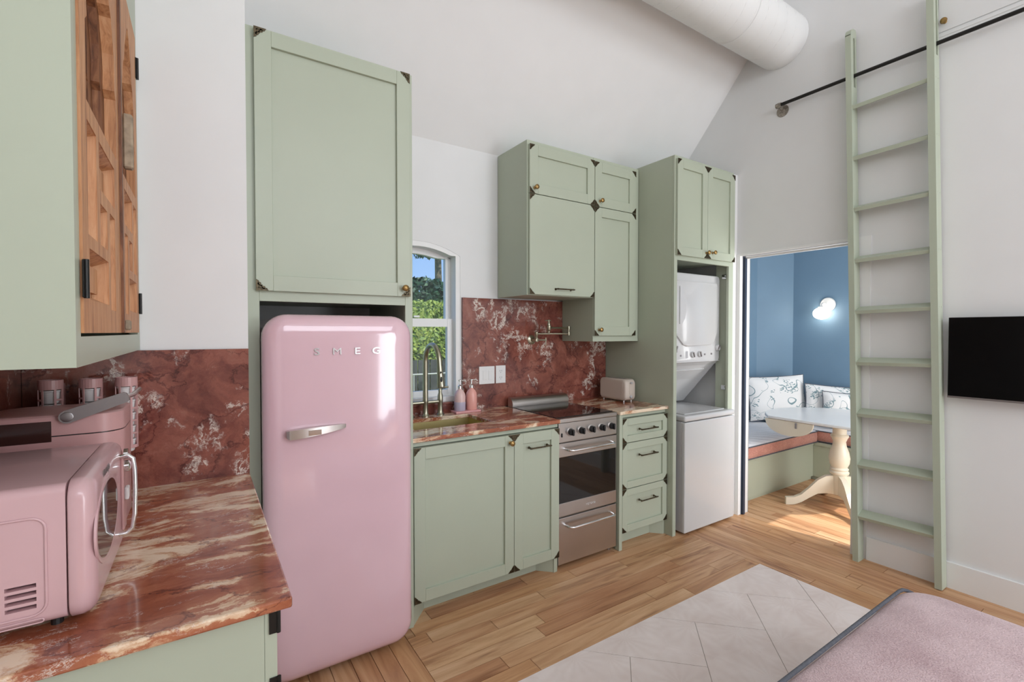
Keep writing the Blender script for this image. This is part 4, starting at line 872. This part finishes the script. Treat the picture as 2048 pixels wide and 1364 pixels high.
for yy in (1.835, -1.5):
    MB().lathe([(0.017,-0.018),(0.019,0.0),(0.017,0.018),(0.0,0.022)], (3.512, yy, 3.098), 'y', 14).build('elbow', FLANGE, t, 50)
    MB().cyl((3.512, yy, 3.095), (3.560, yy-0.002, 3.078), 0.011, n=12).build('standoff', FLANGE, t, 40)
    MB().lathe([(0.0,-0.010),(0.014,-0.010),(0.016,-0.004),(0.042,-0.004),(0.043,0.0)], (XR-0.0005, yy-0.002, 3.073), 'x', 24).build('flange', FLANGE, t, 40)
t = thing('television', 'flat black television mounted on the white wall', 'television', (3.53, 0.5, 1.09))
MB().rbox(3.505, 3.535, 0.16, 0.880, 1.093, 1.541, 0.002, 1).build('case', BLACKP, t)
MB().box(3.5042, 3.5052, 0.163, 0.877, 1.104, 1.538).build('screen', SCREEN, t)
MB().box(3.5035, 3.506, 0.16, 0.880, 1.093, 1.1035).build('lower_bezel', GREYM, t)
MB().box(3.535, XR-0.0005, 0.42, 0.62, 1.20, 1.42).build('wall_mount', BLACKP, t)
t = thing('spiral_duct', 'white round spiral duct running under the sloped ceiling', 'duct', (1.6, 1.845, 3.4))
dr_ = 0.185
def ring(x, r, n=40): return [(x, 1.845+r*cos(2*pi*k/n), 3.575+r*sin(2*pi*k/n)) for k in range(n)]
MB().loft([ring(-0.46, dr_), ring(XR-0.001, dr_)]).build('pipe', DUCTM, t, 40)
def seam(x0, pitch, turns):
    P = []
    for k in range(turns*24): a = 2*pi*k/24; P.append((x0+pitch*k/24, 1.845+(dr_+0.0003)*cos(a), 3.575+(dr_+0.0003)*sin(a)))
    return MB().tube(P, 0.0014, 5)
seam(0.0, 0.115, 30).build('spiral_seam', DUCTM, t, 60)
MB().loft([ring(2.96, dr_+0.0035), ring(2.985, dr_+0.0035)]).loft([ring(2.945, dr_+0.0008), ring(2.955, dr_+0.0008)]).build('coupling', DUCTM, t, 40)
MB().loft([ring(2.9555, dr_+0.0012), ring(2.9595, dr_+0.0012)]).build('joint_band', DUCTM, t)
t = thing('loft_hatch', 'white flush loft door with a brass knob above the rail', 'hatch', (3.56, 0.5, 3.17))
MB().rbox(XR-0.005, XR-0.0003, 0.05, 0.962, 3.176, 3.95, 0.0015, 1).build('panel', WHITE, t)
MB().box(XR-0.006, XR-0.0002, 0.02, 0.985, 3.150, 3.168).build('bottom_trim', WHITE, t)
MB().lathe([(0.010,0),(0.010,-0.003),(0.006,-0.006),(0.006,-0.014),(0.012,-0.018),(0.017,-0.024),(0.015,-0.031),(0.0,-0.034)], (XR-0.004, 0.932, 3.226), 'x', 18).build('knob', BRASS, t, 40)

# ------------------------------------------------------------------ pink daybed
t = thing('daybed', 'pink boucle upholstered daybed with slate piping', 'daybed', (1.55, 0.25, 0))
SXa, SXb, SYa, SYb, SZ = 0.75, 2.41, -0.25, 0.722, 0.445
def sl_(z, i): return [(p[0], p[1], z) for p in rrect(SXa+i, SXb-i, SYa+i, SYb-i, 0.11, 8)]
MB().loft([sl_(0.06, 0.012), sl_(0.08, 0.002), sl_(0.16, 0.0), sl_(SZ-0.075, 0.0), sl_(SZ-0.045, 0.002), sl_(SZ-0.028, 0.008), sl_(SZ-0.014, 0.022), sl_(SZ-0.004, 0.05), sl_(SZ+0.004, 0.11), sl_(SZ+0.008, 0.2), sl_(SZ+0.010, 0.34)]).build('upholstered_top', SOFAF, t, 80)
pp = [(SXa+0.12+(SXb-SXa-0.24)*k/14, SYb-0.013, SZ-0.008) for k in range(15)]
for k in range(1, 6):
    a = pi/2*k/7; pp.append((SXb-0.11+0.097*sin(a), SYb-0.11+0.097*cos(a), SZ-0.008-0.006*k*k*0.35))
pp += [(pp[-1][0]+0.014, pp[-1][1]-0.008, SZ-0.11), (pp[-1][0]+0.015, pp[-1][1]-0.009, 0.09)]
mirror = [(SXa+SXb-x, y, z) for x, y, z in reversed(pp[14:])]
MB().tube(mirror[:-1]+pp, 0.0068, 8).build('piping', PIPING, t, 80)
for x in (SXa+0.15, SXb-0.15):
    for y in (SYa+0.15, SYb-0.15): MB().cyl((x, y, 0), (x, y, 0.07), 0.02, 0.025).build('leg', WOODK, t)

# ------------------------------------------------------------------ nook furniture
t = thing('long_bench', 'sage green built-in bench along the back of the blue nook', 'bench', (4.4, 2.6, 0))
MB().box(XR+0.137, 5.05, 2.268, 2.945, 0.035, 0.368).build('box', GREEN, t)
MB().box(XR+0.137, 5.05, 2.285, 2.30, 0.0, 0.035).build('toe_kick', GREEN, t)
MB().rbox(XR+0.137, 5.04, 2.258, 2.30, 0.345, 0.372, 0.002, 1).build('top_rail', GREEN, t)
t = thing('end_bench', 'sage green built-in bench along the sconce wall of the nook', 'bench', (5.3, 1.5, 0))
MB().box(5.052, 5.575, 0.55, 2.70, 0.035, 0.368).build('box', GREEN, t)
MB().box(5.07, 5.09, 0.55, 2.70, 0.0, 0.035).build('toe_kick', GREEN, t)
MB().rbox(5.040, 5.08, 0.55, 2.256, 0.345, 0.372, 0.002, 1).build('top_rail', GREEN, t)
def cushion(name, lab, x0, x1, y0, y1, z0, z1):
    t = thing(name, lab, 'cushion', ((x0+x1)/2, (y0+y1)/2, z0))
    def lp(z, i): return [(p[0], p[1], z) for p in rrect(x0+i, x1-i, y0+i, y1-i, 0.035, 5)]
    MB().loft([lp(z0, 0.012), lp(z0+0.006, 0.002), lp((z0+z1)/2, 0.0), lp(z1-0.008, 0.003)]).build('boxing', CUSHP, t, 60)
    MB().loft([lp(z1-0.008, 0.004), lp(z1-0.002, 0.010), lp(z1+0.010, 0.06), lp(z1+0.018, 0.16)]).build('top_panel', STRIPE, t, 80)
    for z in (z1-0.007, z0+0.006): MB().tube(lp(z, 0.0), 0.0055, 6, closed=True).build('piping', PIPING, t, 80)
cushion('seat_cushion', 'coral and white seat cushion on the long nook bench', XR+0.145, 5.085, 2.235, 2.945, 0.373, 0.488)
cushion('seat_cushion', 'coral and white seat cushion on the end bench behind the table', 5.095, 5.572, 0.62, 2.70, 0.373, 0.488)
def pillow(lab, c, w_, h_, th, yaw, lean, roll=0.0):
    """upright pillow: width along local x, height z, faces local -y"""
    t = thing('throw_pillow', lab, 'pillow', c)
    Mx = Matrix.Translation(c) @ Matrix.Rotation(yaw, 4, 'Z') @ Matrix.Rotation(lean, 4, 'X') @ Matrix.Rotation(roll, 4, 'Y')
    n = 18; m = MB(); grid = {}
    def edge(u, v):
        k = 1-0.055*(1-u*u)*(1 if abs(v) > .5 else abs(v)*2); k2 = 1-0.055*(1-v*v)*(1 if abs(u) > .5 else abs(u)*2)
        sc_ = 0.010*sin(9*pi*v)*(abs(u) > 0.97) ; sc2 = 0.010*sin(9*pi*u)*(abs(v) > 0.97)
        return (w_/2*u*k2+sc_, h_/2+h_/2*v*k+sc2)
    for sgn in (-1, 1):
        idx = {}
        for i in range(n+1):
            for j in range(n+1):
                u, v = -1+2*i/n, -1+2*j/n; x, z = edge(u, v); d_ = th/2*((1-u**4)*(1-v**4))**0.55
                idx[i, j] = len(m.v); m.v.append((x, sgn*d_, z))
        for i in range(n):
            for j in range(n): m.f.append((idx[i,j], idx[i+1,j], idx[i+1,j+1], idx[i,j+1]))
    m.xf(Mx); m.build('cover', FLORAL, t, 80)
    bd = [edge(-1+2*i/n, -1) for i in range(n)] + [edge(1, -1+2*i/n) for i in range(n)] + [edge(1-2*i/n, 1) for i in range(n)] + [edge(-1, 1-2*i/n) for i in range(n)]
    MB().tube([tuple(Mx @ Vector((x, 0, z))) for x, z in bd], 0.0048, 6, closed=True).build('piping', PIPING, t, 80)
pillow('large floral pillow with scalloped edge leaning in the nook corner', (5.09, 2.615, 0.530), 0.61, 0.47, 0.13, radians(-36), radians(-10), radians(-3))
pillow('smaller floral pillow leaning on the sconce wall of the nook', (5.335, 2.175, 0.526), 0.58, 0.395, 0.12, radians(-56), radians(-14), radians(3))
pillow('pale floral pillow in front of another pillow, right above the tabletop', (5.24, 1.975, 0.524), 0.58, 0.345, 0.11, radians(-68), radians(-16), radians(2))

TC = (4.40, 1.775)
t = thing('pedestal_table', 'white topped round drop-leaf table on a cream pedestal', 'table', (TC[0], TC[1], 0))
ZT = 0.748; RT = 0.56
P = [(TC[0]+0.03+RT*cos(2*pi*k/48), TC[1]+RT*sin(2*pi*k/48)) for k in range(48)]
hl = -0.40
P = [(max(x, TC[0]+0.03+hl), y) for x, y in P]
def tlp(z, s_): return [(TC[0]+0.03+(x-TC[0]-0.03)*s_, TC[1]+(y-TC[1])*s_, z) for x, y in P]
MB().loft([tlp(ZT-0.022, 0.985), tlp(ZT-0.018, 1.0), tlp(ZT-0.005, 1.0), tlp(ZT, 0.99)]).build('top', TABTOP, t, 40)
lf = [(2.005+0.19*cos(pi+pi*k/20), ZT-0.024-0.122*sin(pi*k/20)**0.9) for k in range(21)]
lfo = MB().prism(lf, 'x', TC[0]+hl+0.036, TC[0]+hl+0.052).build('drop_leaf', CREAM, t)
MB().rbox(TC[0]+hl+0.028, TC[0]+hl+0.0362, 1.935, 1.95, ZT-0.075, ZT-0.03, 0.002, 1).build('leaf_hinge', GREYM, lfo)
c3 = (TC[0], TC[1], 0)
MB().lathe([(0.0,0.12),(0.0516,0.12),(0.0516,0.285),(0.0671,0.29),(0.0705,0.305),(0.0602,0.318),(0.0671,0.33),(0.0568,0.345),(0.0714,0.38),(0.0757,0.42),(0.0671,0.47),(0.0499,0.52),(0.0447,0.555),(0.0568,0.585),(0.0654,0.60),(0.0619,0.612),(0.0499,0.62),(0.0482,0.725),(0.0,0.726)], c3, 'z', 28).build('column', CREAM, t, 40)
MB().rbox(TC[0]-0.13, TC[0]+0.13, TC[1]-0.13, TC[1]+0.13, 0.705, 0.725, 0.003, 1).build('top_block', CREAM, t)
def leg(ang):
    d_ = Vector((cos(ang), sin(ang), 0)); n_ = Vector((-sin(ang), cos(ang), 0)); loops = []
    for r, zu, zl, ht in ((0.045,0.275,0.12,0.024),(0.10,0.265,0.125,0.024),(0.16,0.225,0.115,0.023),(0.22,0.155,0.075,0.022),(0.28,0.095,0.032,0.022),(0.33,0.068,0.008,0.022),(0.375,0.062,0.001,0.022),(0.395,0.060,0.0,0.020)):
        p = Vector(c3)+d_*r; loops.append([p+n_*ht+Vector((0,0,zl)), p-n_*ht+Vector((0,0,zl)), p-n_*ht*.85+Vector((0,0,zu)), p+n_*ht*.85+Vector((0,0,zu))])
    MB().loft(loops).build('foot', CREAM, t, 40)
a0 = math.atan2(2.06-TC[1], 4.15-TC[0])
for k in range(4): leg(a0 + k*pi/2)
t = thing('globe_sconce', 'white wall sconce with a glowing opal globe in the blue nook', 'lamp', (5.57, 2.37, 1.74))
XN = NB_[0]
MB().lathe([(0.074,0.0),(0.074,-0.012),(0.068,-0.018),(0.0,-0.019)], (XN-0.0005, 2.375, 1.752), 'x', 32).build('backplate', WPLAST, t, 40)
MB().tube([(XN-0.015, 2.385, 1.755), (XN-0.075, 2.392, 1.765), (XN-0.095, 2.395, 1.755), (XN-0.098, 2.395, 1.735)], 0.009, 10).lathe([(0.034,-0.006),(0.034,0.004),(0.02,0.010),(0.009,0.014)], (XN-0.098, 2.395, 1.722), 'z', 20).build('arm', WPLAST, t, 40)
MB().sphere((XN-0.098, 2.395, 1.657), 0.080, 0.080, 0.064, 28, 16).build('globe', GLOBE, t, 80)

# ------------------------------------------------------------------ garden behind the window
struct(MB().box(-8, 22, 3.05, 60, -0.5, 0.0).build('ground', LAWNM), 'sunlit lawn outside the window', 'ground')
def leaves(n, size, sampler):
    m = MB()
    for _ in range(n):
        p, nrm = sampler(); a = random.uniform(0, 2*pi)
        u = nrm.orthogonal().normalized(); u = Matrix.Rotation(a, 3, nrm) @ u; v = nrm.cross(u); s_ = size*random.uniform(0.6, 1.4)
        b = len(m.v); m.v += [tuple(p-u*s_), tuple(p+v*s_*.45), tuple(p+u*s_), tuple(p-v*s_*.45)]; m.f.append((b, b+1, b+2, b+3))
    return m
def rnorm(bias, k=0.8):
    v = Vector((random.gauss(0,1), random.gauss(0,1), random.gauss(0,1))); v.normalize(); v = v*k+bias; v.normalize(); return v
def raw(m, name, ma, parent):
    me = bpy.data.meshes.new(name); o3 = ORG[parent]; me.from_pydata([(p[0]-o3[0], p[1]-o3[1], p[2]-o3[2]) for p in m.v], [], m.f); me.materials.append(ma)
    o = bpy.data.objects.new(name, me); C.objects.link(o); o.parent = parent; o['kind'] = 'stuff'; return o
HY = 12.0
t = thing('clipped_hedge', 'bright green clipped hedge outside the window', 'hedge', (5.5, HY+0.6, 0))
MB().rbox(0.5, 11.5, HY+0.12, HY+1.3, 0.0, 2.15, 0.1, 2).build('hedge_core', LEAF1, t)
def hs():
    x = random.uniform(1.5, 10.0)
    if random.random() < 0.8: return Vector((x, HY+random.uniform(-0.05, 0.15)+0.08*sin(x*4), random.uniform(0.75, 2.3))), rnorm(Vector((0, -0.8, 0.5)))
    return Vector((x, HY+random.uniform(0, 1.2), 2.25+random.uniform(-0.1, 0.1))), rnorm(Vector((0, -0.2, 1)))
raw(leaves(9000, 0.06, hs), 'foliage', LEAF1, t)
def tree(name, lab, x, y, z0, blobs, n, size, lm, tr, th):
    t = thing(name, lab, 'tree', (x, y, 0))
    MB().tube([(x, y, 0), (x+0.1, y, th*.5), (x, y, th)], [tr, tr*.8, tr*.5], 10).build('trunk', BARK, t, 60)
    def sm():
        bx, by, bz, r, rz = random.choice(blobs); d_ = rnorm(Vector((0,0,0)), 1); k = random.uniform(0.55, 1.0)**0.5
        return Vector((x+bx+d_.x*r*k, y+by+d_.y*r*k, bz+d_.z*rz*k)), rnorm(d_*0.8)
    raw(leaves(n, size, sm), 'foliage', lm, t)
tree('round_tree', 'dark round evergreen tree behind the hedge', 6.9, 16.5, 0, [(0,0,2.62,1.2,0.85),(-1.1,0.3,2.4,1.1,0.75),(1.0,0.2,2.5,1.1,0.8)], 8000, 0.11, LEAF2, 0.16, 2.6)
tree('round_tree', 'dark bushy tree behind the hedge, farther along the garden', 11.4, 16.2, 0, [(0,0,2.7,1.6,1.0),(0.9,0.3,2.4,1.3,0.8)], 4000, 0.12, LEAF2, 0.16, 2.4)
t = thing('tall_conifer', 'tall thin conifer with drooping branches against the sky', 'tree', (10.16, 22.5, 0))
MB().tube([(10.3, 22.5, 0), (10.2, 22.5, 5), (10.1, 22.5, 9)], [0.22, 0.17, 0.1], 10).build('trunk', BARK, t, 60)
br = []
for k in range(26):
    a = random.uniform(0, 2*pi); z = random.uniform(5.35, 8.6); ln = random.uniform(1.0, 3.2); br.append((a, z, ln))
bm_ = MB()
for a, z, ln in br: bm_.tube([(10.16, 22.5, z), (10.16+cos(a)*ln*.6, 22.5+sin(a)*ln*.6, z+0.15), (10.16+cos(a)*ln, 22.5+sin(a)*ln, z-0.15)], [0.05, 0.03, 0.01], 5)
bm_.build('branches', BARK, t)
def cs():
    a, z, ln = random.choice(br); k = random.uniform(0.25, 1.0)
    return Vector((10.16+cos(a)*ln*k+random.gauss(0, .14), 22.5+sin(a)*ln*k+random.gauss(0, .14), z+0.05-0.1*k+random.gauss(0, .12))), rnorm(Vector((0, 0, 0.4)))
raw(leaves(5200, 0.10, cs), 'foliage', LEAF3, t)
t = thing('dark_shrubs', 'dark leafy shrub growing below the clipped hedge', 'shrub', (5.5, HY-0.7, 0))
MB().box(1.5, 10, HY-0.72, HY-0.62, 0, 0.95).build('shrub_core', LEAF1, t)
raw(leaves(5000, 0.07, lambda: (Vector((random.uniform(1.5, 10), HY-0.80+random.uniform(-.12, .1), abs(random.gauss(0.85, 0.4))+0.05)), rnorm(Vector((0, -0.8, 0.4))))), 'foliage', LEAF1, t)
t = thing('garden_fence', 'dark timber garden fence in front of the shrubs', 'fence', (4.5, HY-1.2, 0))
for i in range(12):
    MB().rbox(1.8+0.32*i, 2.1+0.32*i, HY-1.22, HY-1.20, 0.0, 0.78, 0.003, 1).build('board', FENCEM, t)
t = thing('wire_rail_fence', 'low pale rail with thin posts on the lawn', 'railing', (5, HY-2.1, 0))
MB().tube([(1.5, HY-2.1, 0.52), (9.5, HY-2.1, 0.52)], 0.018, 6).build('rail', RAILM, t)
for i in range(8): MB().cyl((2+0.95*i, HY-2.1, 0), (2+0.95*i, HY-2.1, 0.52), 0.012, n=6).build('post', RAILM, t)
